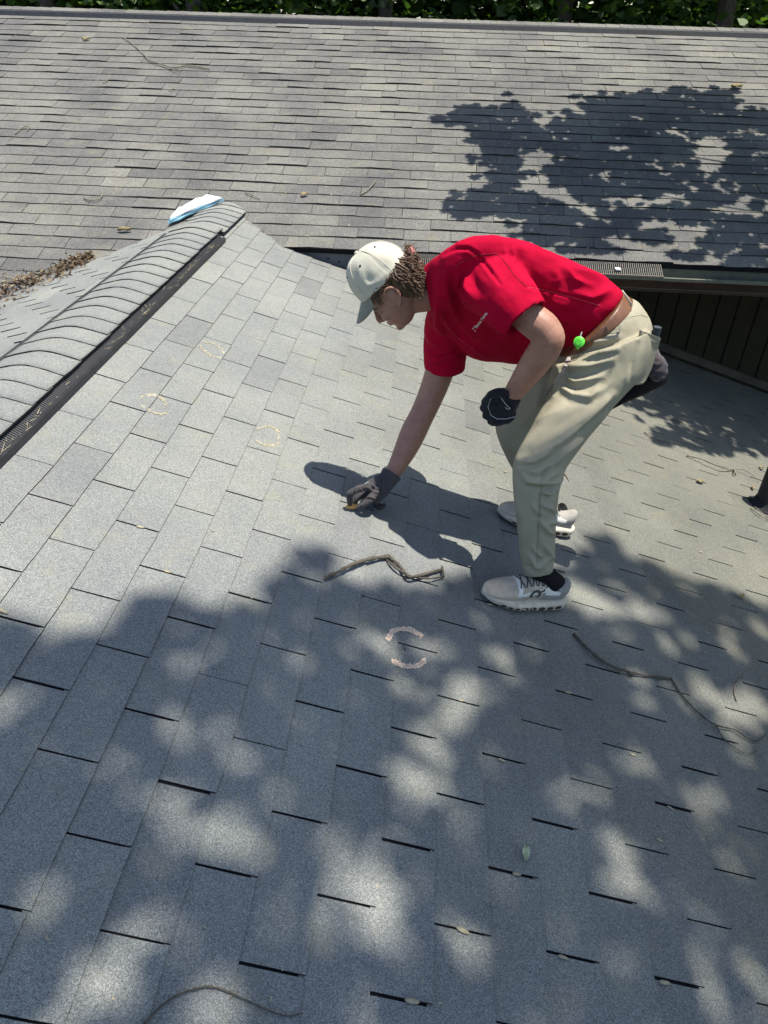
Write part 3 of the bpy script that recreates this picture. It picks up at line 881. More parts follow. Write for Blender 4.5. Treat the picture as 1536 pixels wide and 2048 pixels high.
def fuse(parts, voxel, smooth=4, name='m', sfac=0.5):
    """union closed shapes into one continuous skin"""
    b = MB()
    for vv, ff in parts:
        bm = bmesh.new()
        vs_ = [bm.verts.new(tuple(map(float, p))) for p in vv]
        for f in ff:
            try: bm.faces.new([vs_[i] for i in f])
            except ValueError: pass
        bmesh.ops.recalc_face_normals(bm, faces=bm.faces)
        bm.verts.index_update()
        b.add([v_.co[:] for v_ in bm.verts], [tuple(v_.index for v_ in f.verts) for f in bm.faces])
        bm.free()
    me = b.mesh(name)
    o = bpy.data.objects.new('tmp', me); COL.objects.link(o)
    md = o.modifiers.new('r', 'REMESH'); md.mode = 'VOXEL'; md.voxel_size = voxel; md.use_smooth_shade = True
    if smooth:
        sm = o.modifiers.new('s', 'SMOOTH'); sm.factor = sfac; sm.iterations = smooth
    dg = bpy.context.evaluated_depsgraph_get()
    out = bpy.data.meshes.new_from_object(o.evaluated_get(dg))
    bpy.data.objects.remove(o, do_unlink=True)
    out.name = name
    out.materials.clear()
    out.polygons.foreach_set('use_smooth', [True] * len(out.polygons))
    return out
def strokes(me, lines, ox, oy, sc):
    """cloth folds: lines ((x,y)...), half width px, height m in zoomed photograph coordinates; pushes the surface along its normal"""
    n = len(me.vertices)
    co = np.empty(n * 3); me.vertices.foreach_get('co', co); co = co.reshape(-1, 3)
    no = np.empty(n * 3); me.vertex_normals.foreach_get('vector', no); no = no.reshape(-1, 3)
    v = co - CAMP; v /= np.linalg.norm(v, axis=1)[:, None]
    fac = np.clip(-(no * v).sum(1) * 2.2, 0, 1)
    q, _ = proj(co)
    disp = np.zeros(n)
    for pts, w, amp in lines:
        P = np.array([(ox + x / sc, oy + y / sc) for x, y in pts])
        # resample smooth
        best = np.full(n, 1e9); tt = np.zeros(n)
        m_ = len(P) - 1
        for i in range(m_):
            a, b_ = P[i], P[i + 1]; d = b_ - a; L2 = d @ d
            t = np.clip(((q - a) @ d) / L2, 0, 1)
            dist = np.linalg.norm(q - (a + t[:, None] * d), axis=1)
            up = dist < best
            best = np.where(up, dist, best); tt = np.where(up, (i + t) / m_, tt)
        taper = np.sin(np.pi * np.clip(tt * 0.9 + 0.05, 0, 1)) ** 0.6
        disp += 2.0 * amp * taper * (np.exp(-(best / (.85 * w)) ** 1.3) - 0.35 * np.exp(-((best - 1.7 * w) / w) ** 2))
    co += no * (disp * fac)[:, None]
    me.vertices.foreach_set('co', co.ravel()); me.update()
def crumple(me, amp, scale, seed=0, stretch=(1, 1, 1)):
    from mathutils import noise as mn
    n = len(me.vertices)
    co = np.empty(n * 3); me.vertices.foreach_get('co', co); co = co.reshape(-1, 3)
    no = np.empty(n * 3); me.vertex_normals.foreach_get('vector', no); no = no.reshape(-1, 3)
    d = np.array([mn.noise(Vector((c[0] * scale * stretch[0] + seed, c[1] * scale * stretch[1], c[2] * scale * stretch[2]))) for c in co])
    co += no * (amp * d)[:, None]
    me.vertices.foreach_set('co', co.ravel()); me.update()
def put(name, me, mat, parent):
    o = link(name, me, mat); adopt(o, parent) if parent.type == 'EMPTY' else setattr(o, 'parent', parent)
    return o

# cloth and skin
def cloth(name, col, dark, wscale=900.0, bd=0.0004, rough=0.85, sheen=0.2):
    m, nt, b = new_mat(name, rough, 0.06)
    g = N(nt, 'ShaderNodeNewGeometry')
    f = noise(nt, g.outputs['Position'], 14.0, 4.0, 0.6)
    nt.links.new(ramp(nt, f, [(0.3, dark), (0.7, col)]), b.inputs['Base Color'])
    b.inputs['Sheen Weight'].default_value = sheen
    f2 = noise(nt, g.outputs['Position'], wscale, 1.0)
    f3 = noise(nt, g.outputs['Position'], 38.0, 3.0)
    h = math_n(nt, 'ADD', math_n(nt, 'MULTIPLY', f2, 0.15), f3)
    bump(nt, b, h, 0.6, bd * 6)
    return m
M['red'] = cloth('red_polo_knit', (0.345, 0.0018, 0.0235), (0.30, 0.0012, 0.0185), sheen=0.0)
M['khaki'] = cloth('khaki_twill', (0.285, 0.260, 0.188), (0.245, 0.224, 0.160), bd=0.0003, sheen=0.0)
M['cream'] = cloth('cream_cotton', (0.44, 0.415, 0.335), (0.38, 0.36, 0.285))
M['brim'] = cloth('olive_grey_cotton', (0.19, 0.19, 0.155), (0.15, 0.15, 0.12))
M['glove'] = cloth('black_glove_fabric', (0.020, 0.020, 0.023), (0.011, 0.011, 0.013), sheen=0.1, rough=0.7)
M['glove_grey'] = cloth('dark_grey_glove_fabric', (0.062, 0.056, 0.058), (0.035, 0.032, 0.034), sheen=0.1, rough=0.65)
m, nt, b = new_mat('skin', 0.5, 0.4)
g = N(nt, 'ShaderNodeNewGeometry')
f = noise(nt, g.outputs['Position'], 22.0, 4.0, 0.6)
f = math_n(nt, 'ADD', math_n(nt, 'MULTIPLY', f, 0.6), math_n(nt, 'MULTIPLY', noise(nt, g.outputs['Position'], 160.0, 3.0, 0.6), 0.4))
skc = ramp(nt, f, [(0.30, (0.215, 0.090, 0.058)), (0.48, (0.275, 0.134, 0.090)), (0.68, (0.325, 0.172, 0.118))])
fr_ = ramp_f(nt, noise(nt, g.outputs['Position'], 260.0, 2.0, 0.5), 0.66, 0.72)
nt.links.new(mixc(nt, skc, (0.15, 0.065, 0.035), math_n(nt, 'MULTIPLY', fr_, 0.5), 'MIX'), b.inputs['Base Color'])
b.inputs['Subsurface Weight'].default_value = 0.15
b.inputs['Subsurface Radius'].default_value = (0.012, 0.004, 0.002)
bump(nt, b, noise(nt, g.outputs['Position'], 500.0, 2.0), 0.3, 0.0006)
M['skin'] = m
M['hair'] = simple('brown_hair', (0.120, 0.068, 0.036), 0.5, 0.35, 0.0, col2=(0.040, 0.022, 0.011), vscale=70)

# ---- trousers
pel = [(1122, 708, 1262, 596, 1.51, 0.156), (1112, 712, 1280, 606, 1.51, 0.1643), (1104, 738, 1299, 636, 1.51, 0.1716), (1098, 768, 1306, 676, 1.51, 0.1716), (1096, 800, 1296, 730, 1.51, 0.156), (1110, 812, 1275, 760, 1.51, 0.1144)]
legL = [(1110, 730, 1300, 660, 1.39, 0.0884), (1101, 772, 1303, 705, 1.38, 0.0957), (1092, 798, 1290, 748, 1.36, 0.0957), (1075, 833, 1258, 780, 1.33, 0.0936), (1056, 866, 1215, 830, 1.29, 0.0894), (1038, 896, 1166, 890, 1.25, 0.0853), (1026, 925, 1133, 935, 1.22, 0.0811), (1024, 955, 1126, 960, 1.205, 0.0749), (1027, 990, 1118, 986, 1.195, 0.0728), (1033, 1046, 1112, 1050, 1.17, 0.0666), (1040, 1105, 1109, 1110, 1.15, 0.0603), (1046, 1149, 1106, 1142, 1.14, 0.0582)]
legR = [(1100, 735, 1285, 690, 1.58, 0.0884), (1065, 752, 1240, 745, 1.59, 0.0936), (1030, 772, 1180, 805, 1.6, 0.0915), (1002, 812, 1130, 850, 1.61, 0.0853), (990, 850, 1100, 880, 1.62, 0.078), (1003, 895, 1096, 912, 1.625, 0.0707), (1026, 940, 1104, 950, 1.63, 0.0645), (1046, 985, 1112, 990, 1.64, 0.0582), (1058, 1018, 1118, 1020, 1.65, 0.0562), (1064, 1046, 1122, 1050, 1.66, 0.058)]
rpel, rL, rR = rings_from(pel), rings_from(legL), rings_from(legR)
tro = fuse([loft(densify(rpel), 32, 2.2, hollow_start=.03), loft(densify(rL, 4), 28, 2.1, hollow_end=.05), loft(densify(rR, 4), 28, 2.1, hollow_end=.05)], 0.0046, 5, 'trousers')
strokes(tro, [(((170, 945), (340, 890), (520, 790), (640, 700)), 9, .0065), (((300, 850), (520, 720), (700, 590), (900, 430)), 9, .0062), (((560, 750), (700, 640), (850, 490), (960, 380)), 7, .005),
              (((540, 215), (640, 272), (760, 255), (870, 225)), 7, .006), (((560, 140), (760, 130), (960, 80)), 7, .0055), (((600, 60), (800, 35), (1000, -10)), 6, .005), (((500, 300), (620, 385), (760, 400), (860, 335)), 8, .006),
              (((460, 60), (520, 200), (440, 380)), 7, .005), (((720, 880), (860, 700), (960, 560)), 8, .004), (((300, 610), (420, 560), (560, 500)), 12, .003), (((420, 1010), (560, 880), (700, 780)), 8, .004), (((620, -60), (820, -70), (1010, -110)), 7, .005), (((640, -130), (800, -190), (960, -260)), 6, .004),
              (((960, 150), (880, 290), (820, 410)), 5, -.003), (((1180, -60), (1130, 120), (1110, 260)), 5, -.003), (((180, 640), (300, 500), (360, 300)), 10, .003)], 1000, 700, 4.267)
strokes(tro, [(((740, 230), (800, 315), (930, 335), (1100, 240)), 7, .008), (((960, 345), (1080, 335), (1165, 290)), 5, .008), (((940, 425), (1020, 445), (1120, 385)), 5, .008), (((850, 560), (905, 640), (960, 660)), 5, .005),
              (((920, 720), (1010, 830), (1085, 880)), 6, .007), (((850, 1000), (905, 1065), (960, 1100)), 5, .005), (((830, 1095), (900, 1205), (1000, 1205)), 6, .007), (((970, 980), (1050, 1090), (1080, 1120)), 5, .006), (((880, 1190), (960, 1150), (1065, 1090)), 5, .006),
              (((700, 130), (860, 110), (1020, 20)), 8, .006), (((640, 200), (760, 190), (900, 240)), 7, .004), (((1010, 190), (960, 250), (930, 330)), 5, -.004), (((930, 330), (915, 640), (895, 1000), (890, 1190)), 2.6, -.004), (((760, 1180), (860, 1235), (1050, 1190)), 4, -.004), (((700, 600), (760, 700), (740, 900)), 9, .003), (((940, 560), (1040, 600), (1100, 640)), 6, .006), (((1000, 760), (1060, 740), (1100, 700)), 5, .005)], 900, 900, 5.12)
crumple(tro, .0022, 16, 3)
trousers = put('trousers', tro, M['khaki'], person)

# ---- shirt
tor = [(846, 540, 868, 632, 1.52, 0.0884), (862, 522, 868, 655, 1.52, 0.1352), (892, 505, 880, 676, 1.52, 0.1976), (928, 487, 908, 694, 1.52, 0.2205), (971, 482, 955, 719, 1.52, 0.2236), (1019, 488, 1010, 727, 1.525, 0.2132), (1060, 501, 1058, 729, 1.53, 0.1976), (1100, 516, 1086, 725, 1.535, 0.1872), (1150, 533, 1104, 717, 1.54, 0.1747), (1200, 553, 1113, 710, 1.54, 0.1664), (1228, 572, 1120, 705, 1.54, 0.1622), (1241, 582, 1126, 704, 1.54, 0.1518)]
def limb(pts, ra, rb=None):
    """pts: (px, py, depth); ra: half width seen, rb: half depth"""
    cs = [U(*p) for p in pts]; rb = rb or ra
    out = []
    for i in range(len(cs)):
        t = cs[min(i + 1, len(cs) - 1)] - cs[max(i - 1, 0)]; t /= np.linalg.norm(t)
        v = cs[i] - CAMP; v /= np.linalg.norm(v)
        a = np.cross(t, v)
        a /= np.linalg.norm(a); b_ = np.cross(a, t)
        out.append((cs[i], a * ra[i], b_ * rb[i]))
    return out
slL = limb([(960, 560, 1.46), (982, 566, 1.39), (1005, 586, 1.335), (1030, 614, 1.29), (1051, 639, 1.265)], [.098, .097, .090, .081, .0715], [.09, .09, .085, .076, .07])
slR = limb([(915, 612, 1.58), (898, 652, 1.66), (892, 692, 1.685), (889, 738, 1.685)], [.092, .086, .080, .073], [.09, .085, .08, .075])
rT = rings_from(tor, [0, .04, .09, .13, .145, .145, .13, .11, .09, .065, .045, .03])
shm = fuse([loft(densify(rT), 40, 2.25), loft(densify(slL), 26, 2.0, hollow_end=.035), loft(densify(slR), 26, 2.0, hollow_end=.035)], 0.0046, 5, 'shirt')
strokes(shm, [(((330, 190), (440, 130), (560, 130), (640, 180)), 4, -.004), (((640, 180), (760, 330), (870, 480)), 4, -.0035), (((430, 320), (480, 420), (600, 560), (680, 700)), 10, .005), (((540, 370), (565, 500), (620, 640)), 7, .006), (((460, 400), (450, 520), (520, 640)), 7, .005), (((700, 780), (820, 880), (940, 960)), 9, .005), (((850, 240), (960, 290), (1080, 430), (1220, 600)), 12, .003),
              (((340, 420), (380, 620), (470, 760)), 8, .005), (((300, 560), (420, 760), (600, 960)), 9, .004), (((360, 860), (460, 1000), (640, 1150), (760, 1220)), 8, .006), (((920, 140), (930, 220), (900, 260)), 6, .004), (((1000, 140), (1000, 240), (960, 280)), 6, .004), (((1130, 500), (1300, 530), (1540, 600)), 3, -.003), (((1250, 560), (1400, 640), (1540, 700)), 12, .005), (((1180, 640), (1360, 720), (1540, 860)), 12, .005), (((1400, 330), (1420, 420), (1380, 480)), 8, .004),
              (((150, 900), (200, 1010), (280, 1060), (400, 1080)), 8, .005), (((140, 1120), (260, 1150), (400, 1100)), 7, .004), (((170, 800), (260, 900), (330, 950)), 6, .004), (((160, 1230), (300, 1220), (500, 1180)), 6, .003), (((915, 905), (1070, 770), (1230, 640)), 2.5, -.0022), (((1500, 320), (1580, 420), (1700, 470)), 10, .005), (((1560, 300), (1720, 360), (1900, 400)), 8, .004), (((1600, 560), (1750, 600), (1900, 540)), 9, .005)], 820, 470, 4.8)
crumple(shm, .0030, 11, 9)
crumple(shm, .0020, 30, 5)
shirt = put('shirt', shm, M['red'], person)
# collar: folded band round the neck
cr0 = rings_from([(856, 528, 869, 622, 1.515, .075), (852, 530, 863, 624, 1.515, .073)])
col = loft(densify(rings_from([(874, 517, 886, 644, 1.515, .102), (862, 520, 878, 640, 1.515, .094), (849, 532, 866, 630, 1.515, .078), (846, 540, 862, 622, 1.515, .070)]), 3), 36, 2.0, hollow_end=.02, wall=.004)
cm = fuse([col], .004, 2, 'collar'); crumple(cm, .002, 22, 1)
collar = put('collar', cm, M['red'], shirt)
# placket edge
# ---- belt
bl = rings_from([(1122, 702, 1243, 582, 1.515, .166), (1119, 708, 1256, 591, 1.515, .170), (1116, 714, 1269, 601, 1.515, .172)])
belt = put('belt', fuse([loft(densify(bl), 40, 2.2)], .005, 1, 'belt'), simple('brown_leather', (0.135, 0.058, 0.027), 0.45, 0.4, 0.3, 30), person)

# ---- body: head, neck, arms, and the trunk and legs under the clothes, one skin
O_ = U(766, 558, 1.51)
Fh = U(766 - 72, 558 + 70, 1.51) - O_; Fh /= np.linalg.norm(Fh)
vh = O_ - CAMP; vh /= np.linalg.norm(vh)
Sh = orth(0.62 * np.array([0, 1.0, 0]) + 0.38 * vh, Fh)
Uh = np.cross(Fh, Sh); Uh = Uh if Uh[2] > 0 else -Uh
Uh /= np.linalg.norm(Uh)
def hd(f_, u_, s_=0.0): return O_ + (Fh * f_ + Uh * u_ + Sh * s_) * HS
HS = 0.985
rows = [(.085, .020, -.030, .028), (.070, .052, -.066, .052), (.045, .072, -.084, .068), (.015, .083, -.092, .075), (-.015, .086, -.094, .076), (-.032, .087, -.093, .075), (-.046, .080, -.090, .073), (-.065, .082, -.082, .072), (-.085, .084, -.070, .069), (-.105, .081, -.055, .063), (-.122, .075, -.035, .056), (-.140, .068, -.012, .044), (-.153, .058, .008, .028), (-.158, .048, .018, .014)]
head = []
for (u_, f0, f1, s_) in rows: head.append((hd((f0 + f1) / 2, u_), Fh * (f0 - f1) / 2, Sh * s_))
parts = [loft(densify(head, 2), 28, 2.15)]
parts.append(chain([hd(.080, -.038), hd(.089, -.060), hd(.100, -.082), hd(.1015, -.090)], [.007, .0085, .0095, .0095], 10))
for s_ in (-1, 1): parts.append(ellipsoid(hd(.088, -.093, s_ * .011), [Fh * .010, Sh * .008, Uh * .0075]))
parts.append(ellipsoid(hd(.080, -.111), [Fh * .0095, Sh * .021, Uh * .0052]))
parts.append(ellipsoid(hd(.078, -.1215), [Fh * .0095, Sh * .019, Uh * .0056]))
parts.append(ellipsoid(hd(.060, -.147), [Fh * .018, Sh * .022, Uh * .013]))
parts.append(ellipsoid(hd(.078, -.033), [Fh * .012, Sh * .050, Uh * .008]))
for s_ in (-1, 1):
    parts.append(ellipsoid(hd(.052, -.082, s_ * .046), [Fh * .026, Sh * .018, Uh * .022]))
    # ear: rim, lobe and concha
    e = lambda f_, u_, k_=0.0: hd(f_ * 1.15 - .002, u_ * 1.12 + .005, s_ * (.0755 + k_ * 1.4))
    parts.append(chain([e(.012, -.046), e(.010, -.030, .006), e(-.006, -.022, .011), e(-.022, -.030, .013), e(-.026, -.048, .012), e(-.016, -.068, .008), e(.000, -.080, .004), e(.004, -.072, .002)], [.004, .0045, .005, .005, .005, .0055, .006, .004], 8))
    parts.append(ellipsoid(e(-.006, -.050, .002), [Fh * .017, Sh * .005, Uh * .026]))
neckp = limb([(790, 585, 1.51), (815, 592, 1.515), (845, 588, 1.52), (880, 582, 1.52), (920, 600, 1.54)], [.056, .054, .056, .060, .06], [.052, .054, .056, .060, .06])
parts.append(loft(densify(neckp), 24))
armL = limb([(985, 575, 1.44), (1030, 612, 1.33), (1065, 640, 1.295), (1090, 660, 1.28), (1098, 674, 1.275), (1088, 700, 1.28), (1067, 730, 1.295), (1044, 762, 1.305), (1027, 786, 1.31), (1016, 804, 1.31)], [.040, .048, .0475, .0465, .046, .0465, .044, .0365, .0305, .029], [.053, .051, .049, .048, .048, .048, .046, .039, .034, .031])
armR = limb([(905, 620, 1.64), (892, 690, 1.68), (880, 740, 1.67), (862, 790, 1.645), (843, 832, 1.61), (828, 862, 1.58), (813, 895, 1.54), (795, 930, 1.485), (781, 952, 1.45), (772, 964, 1.435)], [.058, .055, .0525, .048, .0455, .0475, .043, .0335, .027, .026], [.058, .055, .051, .048, .046, .048, .044, .036, .031, .03])
parts.append(loft(densify(armL), 22)); parts.append(loft(densify(armR), 22))
sc = lambda rr, k_: [(c, a * k_, b_ * k_) for c, a, b_ in rr]
parts.append(loft(densify(sc(rT[2:], .66)), 28)); parts.append(loft(densify(sc(rpel, .85)), 24)); parts.append(loft(densify(sc(rL, .70)), 20)); parts.append(loft(densify(sc(rR, .70)), 20))
bmn = fuse(parts, 0.0036, 3, 'body', 0.5)
body = put('body', bmn, M['skin'], person)
# eyes, brows
eyew = simple('eye_white', (0.30, 0.26, 0.24), 0.45, 0.2); iris = simple('dark_iris', (0.04, 0.025, 0.015), 0.2, 0.5)
for s_ in (-1, 1):
    vv, ff = ellipsoid(hd(.0735, -.0505, s_ * .033), [Fh * .0085, Sh * .0115, Uh * .0050])
    e = put('eye', mesh_from(vv, ff, 'eye', True), eyew, person)
    vv, ff = ellipsoid(hd(.0808, -.0525, s_ * .034), [Fh * .0022, Sh * .0045, Uh * .0045])
    p_ = put('iris', mesh_from(vv, ff, 'iris', True), iris, person)
    p_.parent = e; p_.matrix_parent_inverse = e.matrix_parent_inverse.inverted() @ Matrix.Translation(-person.location) if False else Matrix()
    b = MB(); b.tube([hd(.0865, -.033, s_ * .016), hd(.084, -.0305, s_ * .034), hd(.072, -.033, s_ * .054)], [.003, .0036, .002], 6, .6)
    put('eyebrow', b.mesh('eyebrow', True), M['hair'], person)

# ---- hair: locks at nape, temple and behind the cap, with a tied tuft
def lock(b, p0, d0, ln, r0, rg, curl=.35):
    """one wavy lock, tapering, lying along d0"""
    p = np.array(p0, float); d = np.array(d0, float); d /= np.linalg.norm(d)
    ax = np.cross(d, rg.normal(size=3)); ax /= np.linalg.norm(ax)
    ph = rg.uniform(0, 6.28); n = 8; pts = []
    for i in range(n):
        t = i / (n - 1)
        pts.append(p + d * ln * t + ax * curl * .010 * math.sin(ph + t * 7.0) * (.3 + t) - np.array([0, 0, .006 * t * t]))
    b.tube(pts, [r0 * k_ for k_ in (.7, .95, 1, 1, .95, .8, .55, .15)], 5, .6)
rg = np.random.RandomState(5)
b = MB()
for i in range(1500):
    th = rg.uniform(-1, 1) * 1.95; u_ = rg.uniform(-.080, .020)
    if abs(th) > 1.1: u_ = rg.uniform(-.030, .010)
    sn_, cn_ = math.sin(th), math.cos(th)
    s_ = math.copysign(abs(sn_) ** .76, sn_) * .0830; f_ = -.006 - .095 * math.copysign(abs(cn_) ** .76, cn_)
    shr = max(0.0, -(u_ + .045)) * .6
    f_ += shr * math.cos(th); s_ *= (1 - shr * 2.6)
    if f_ > .050: continue
    ear = abs(s_) > .048 and -.046 < f_ < .026
    if ear and u_ < -.004: continue
    out = (Sh * math.sin(th) - Fh * math.cos(th))
    if f_ > .018: lock(b, hd(f_, u_, s_), -Uh + .15 * Fh + rg.normal(size=3) * .12, .020, .0018, rg, .2)
    else: lock(b, hd(f_, u_, s_) - out * .003, -Uh * rg.uniform(.7, 1.0) - Fh * rg.uniform(.1, .55) + out * rg.uniform(.0, .45) + rg.normal(size=3) * .16, (.016 if ear else rg.uniform(.026, .050)), rg.uniform(.0020, .0042), rg, rg.uniform(.25, .6))
# close-cropped cover beneath the locks so no scalp shows
cov = []
for (u_, k_) in ((.006, .90), (-.012, .965), (-.035, .975), (-.058, .95), (-.078, .84), (-.092, .70)):
    cov.append((hd(-.050, u_), Fh * .052 * k_, Sh * .0835 * k_))
vv, ff = loft(densify(cov, 2), 24, 2.7)
b.add(vv, ff)
hair = put('hair', b.mesh('hair', True), M['hair'], person)
tieO = U(822, 502, 1.515); tdir = U(812, 486, 1.515) - U(826, 512, 1.515); tdir /= np.linalg.norm(tdir)
b = MB()
for i in range(60):
    lock(b, tieO + rg.normal(size=3) * .004, tdir + rg.normal(size=3) * .55, rg.uniform(.018, .034), .0016, rg, .8)
    lock(b, tieO + rg.normal(size=3) * .005, -tdir + rg.normal(size=3) * .25, .03, .0035, rg, .3)
put('hair_tuft', b.mesh('hair_tuft', True), M['hair'], hair)
b = MB(); b.tube([tieO - tdir * .013, tieO - tdir * .010, tieO - tdir * .003, tieO + tdir * .004, tieO + tdir * .010, tieO + tdir * .012], [.010, .0125, .0118, .0128, .0118, .010], 12)
put('hair_tie', b.mesh('hair_tie', True), simple('pink_band', (0.62, 0.26, 0.22), 0.6, 0.3, 0.3, 200), hair)

# ---- cap: six panels, stitched seams, curved brim
capr = []
for k_ in range(10):
    t = k_ / 9; a_ = t * math.pi / 2
    h = .112 * math.sin(a_) ** 0.92 * 1.0
    sc_ = math.cos(a_) ** .78 if k_ < 9 else 0.04
    lean = -.004 + .010 * t
    capr.append((hd(lean, h + .002), Fh * .102 * sc_, Sh * .087 * sc_))
capr = [(hd(-.002, -.006), Fh * .1005, Sh * .0855)] + capr
vv, ff = loft(densify(capr, 2), 36, 2.1)
cm = fuse([(vv, ff)], .0038, 3, 'cap')
cq_, _ = None, None
strokes(cm, [(((300, 200), (400, 290), (500, 380)), 3.0, -0.0005), (((250, 300), (270, 400), (300, 470)), 6, 0.0014), (((290, 330), (300, 430), (340, 470)), 6, 0.0014), (((230, 420), (260, 500), (300, 540)), 6, 0.0009), (((330, 470), (420, 420), (560, 300)), 7, 0.0007), (((300, 480), (350, 460), (420, 440)), 6, 0.0011), (((380, 180), (480, 260), (600, 260)), 12, 0.0005)], 650, 450, 3.84)
crumple(cm, .0022, 26, 2)
cap = put('cap', cm, M['cream'], person)
b = MB()
for s_, ph in ((-1, .95), (-1, 2.1), (1, .95), (1, 2.1), (-1, 0.0), (1, 3.14159)):
    pts = []
    for (c, a, b_) in densify(capr, 2)[1:-1]: pts.append(c + 1.018 * (a * math.cos(ph) + b_ * s_ * math.sin(ph)))
    b.tube(pts, .0011, 5)
put('seam', b.mesh('seam'), M['cream'], cap)
vv, ff = ellipsoid(hd(.006, .116), [Fh * .007, Sh * .007, Uh * .004]); put('cap_button', mesh_from(vv, ff, 'b', True), M['cream'], cap)
for ph, k_ in ((.45, 11), (1.5, 11), (2.5, 12), (-.1, 12)):
    c, a, b_ = densify(capr, 2)[k_]
    pt = c + 1.012 * (a * math.cos(ph) - b_ * math.sin(ph)); nn = (pt - c) / np.linalg.norm(pt - c)
    b = MB(); b.tube([pt - nn * .002, pt + nn * .002], .0034, 8); put('eyelet', b.mesh('eyelet'), simple('dark_eyelet', (.06, .06, .055), .7), cap)
b = MB(); nA_, nR_ = 25, 8
for lay in (0, 1):
    for i in range(nA_):
        ph = R(-60) + R(120) * i / (nA_ - 1)
        ci, si = math.cos(ph), math.sin(ph)
        for j in range(nR_):
            t = j / (nR_ - 1)
            ext = .074 * max(0.02, math.cos(ph * 1.42)) ** 0.6
            f_ = .098 * ci + ext * t * .86 * (0.75 + .25 * ci); s_ = .083 * si + ext * t * si * .10
            u_ = .000 - .040 * t * (ext / .074) - 4.2 * s_ * s_ * t
            b.v.append(tuple(hd(f_, u_ - .0045 * lay, s_)))
n1 = nA_ * nR_
for i in range(nA_ - 1):
    for j in range(nR_ - 1):
        q_ = (i * nR_ + j, i * nR_ + j + 1, (i + 1) * nR_ + j + 1, (i + 1) * nR_ + j)
        b.f.append(q_); b.f.append(tuple(n1 + k_ for k_ in q_[::-1]))
for i in range(nA_ - 1):
    a1 = i * nR_ + nR_ - 1; a2 = a1 + nR_; b.f.append((a1, n1 + a1, n1 + a2, a2))
for j in range(nR_ - 1):
    for base in (0, (nA_ - 1) * nR_): b.f.append((base + j, base + j + 1, n1 + base + j + 1, n1 + base + j))
brim = put('brim', b.mesh('brim', True), M['brim'], cap)

# ---- gloves
def nz(p, x, y, d): return U(p[0] + x / 8.53, p[1] + y / 8.53, d)
Z8 = (660, 900)
g1 = [loft(densify(limb([(784, 946, 1.45), (778, 956, 1.438), (769, 965, 1.42), (758, 975, 1.405), (747, 985, 1.395), (738, 993, 1.39)], [.038, .035, .037, .043, .043, .032], [.036, .034, .034, .036, .035, .028]), 3), 22, 2.1, hollow_start=.02, wall=.005)]
fingers = [([nz(Z8, 690, 620, 1.365), nz(Z8, 560, 640, 1.345), nz(Z8, 400, 700, 1.335), nz(Z8, 335, 760, 1.333), nz(Z8, 335, 920, 1.338)], [.0145, .0135, .0122, .0118, .0100]),
           ([nz(Z8, 680, 700, 1.385), nz(Z8, 560, 760, 1.375), nz(Z8, 450, 830, 1.365), nz(Z8, 420, 900, 1.36), nz(Z8, 440, 960, 1.355)], [.0145, .0138, .0125, .0115, .0098]),
           ([nz(Z8, 720, 790, 1.40), nz(Z8, 640, 880, 1.40), nz(Z8, 600, 960, 1.39), nz(Z8, 640, 1000, 1.375)], [.0145, .0140, .0130, .0105]),
           ([nz(Z8, 800, 800, 1.405), nz(Z8, 790, 910, 1.41), nz(Z8, 830, 975, 1.40), nz(Z8, 920, 945, 1.39)], [.0138, .0128, .0115, .0090]),
           ([nz(Z8, 790, 700, 1.365), nz(Z8, 690, 830, 1.335), nz(Z8, 600, 920, 1.325), nz(Z8, 490, 980, 1.328)], [.0165, .0155, .0135, .0105])]
for pts, rr in fingers: g1.append(chain(pts, rr, 12))
gm = fuse(g1, .003, 2, 'glove'); crumple(gm, .0022, 55, 4)
strokes(gm, [(((700, 560), (760, 640), (860, 680)), 2.4, .003), (((640, 640), (760, 720), (840, 720)), 2.4, .003), (((420, 690), (470, 740)), 1.6, .002), (((500, 640), (560, 720)), 1.6, .002), (((600, 820), (680, 800), (760, 830)), 2.2, .003), (((860, 380), (880, 560), (860, 760)), 2.2, -.003)], 660, 900, 8.53)
glove_r = put('glove', gm, M['glove_grey'], person)
glove_r['label'] = 'dark grey work glove on the hand pressed to the roof'
b = MB(); pts = [nz(Z8, x, y, d) for x, y, d in ((655, 545, 1.355), (610, 570, 1.345), (600, 600, 1.34))]
b.tube(pts, .002, 6); put('glove_edge', b.mesh('glove_edge', True), simple('pale_trim', (.22, .22, .21), .6), glove_r)
# left fist resting against the thigh
def fz(x, y, d): return U(820 + x / 4.8, 470 + y / 4.8, d + .19)
g2 = [loft(densify(limb([(1022, 788, 1.307), (1017, 799, 1.308), (1009, 810, 1.309), (1000, 820, 1.31), (990, 826, 1.31), (980, 828, 1.31)], [.0365, .0365, .041, .046, .045, .034], [.036, .034, .033, .034, .034, .028]), 3), 24, 2.3, hollow_start=.02, wall=.006)]
for (kx, ky), (mx, my), (tx, ty), rr in (((800, 1560), (720, 1600), (740, 1640), .0128), ((770, 1640), (705, 1665), (730, 1690), .0130), ((790, 1720), (725, 1735), (750, 1750), .0126), ((840, 1780), (770, 1790), (790, 1800), .0115)):
    g2.append(chain([fz(kx + 60, ky, 1.105), fz(kx, ky, 1.10), fz(mx, my, 1.115), fz(tx - 5, ty, 1.142), fz(tx + 90, ty + 5, 1.155)], [.0130, rr, rr, rr * .95, rr * .8], 12))
g2.append(chain([fz(920, 1530, 1.10), fz(850, 1510, 1.088), fz(780, 1530, 1.088), fz(735, 1575, 1.095)], [.015, .014, .0125, .010], 12))
g2.append(ellipsoid(fz(900, 1720, 1.11), [Vector((.040, 0, 0)), Vector((0, .028, 0)), Vector((0, 0, .035))]))
gm = fuse(g2, .003, 2, 'glove'); crumple(gm, .0016, 60, 8)
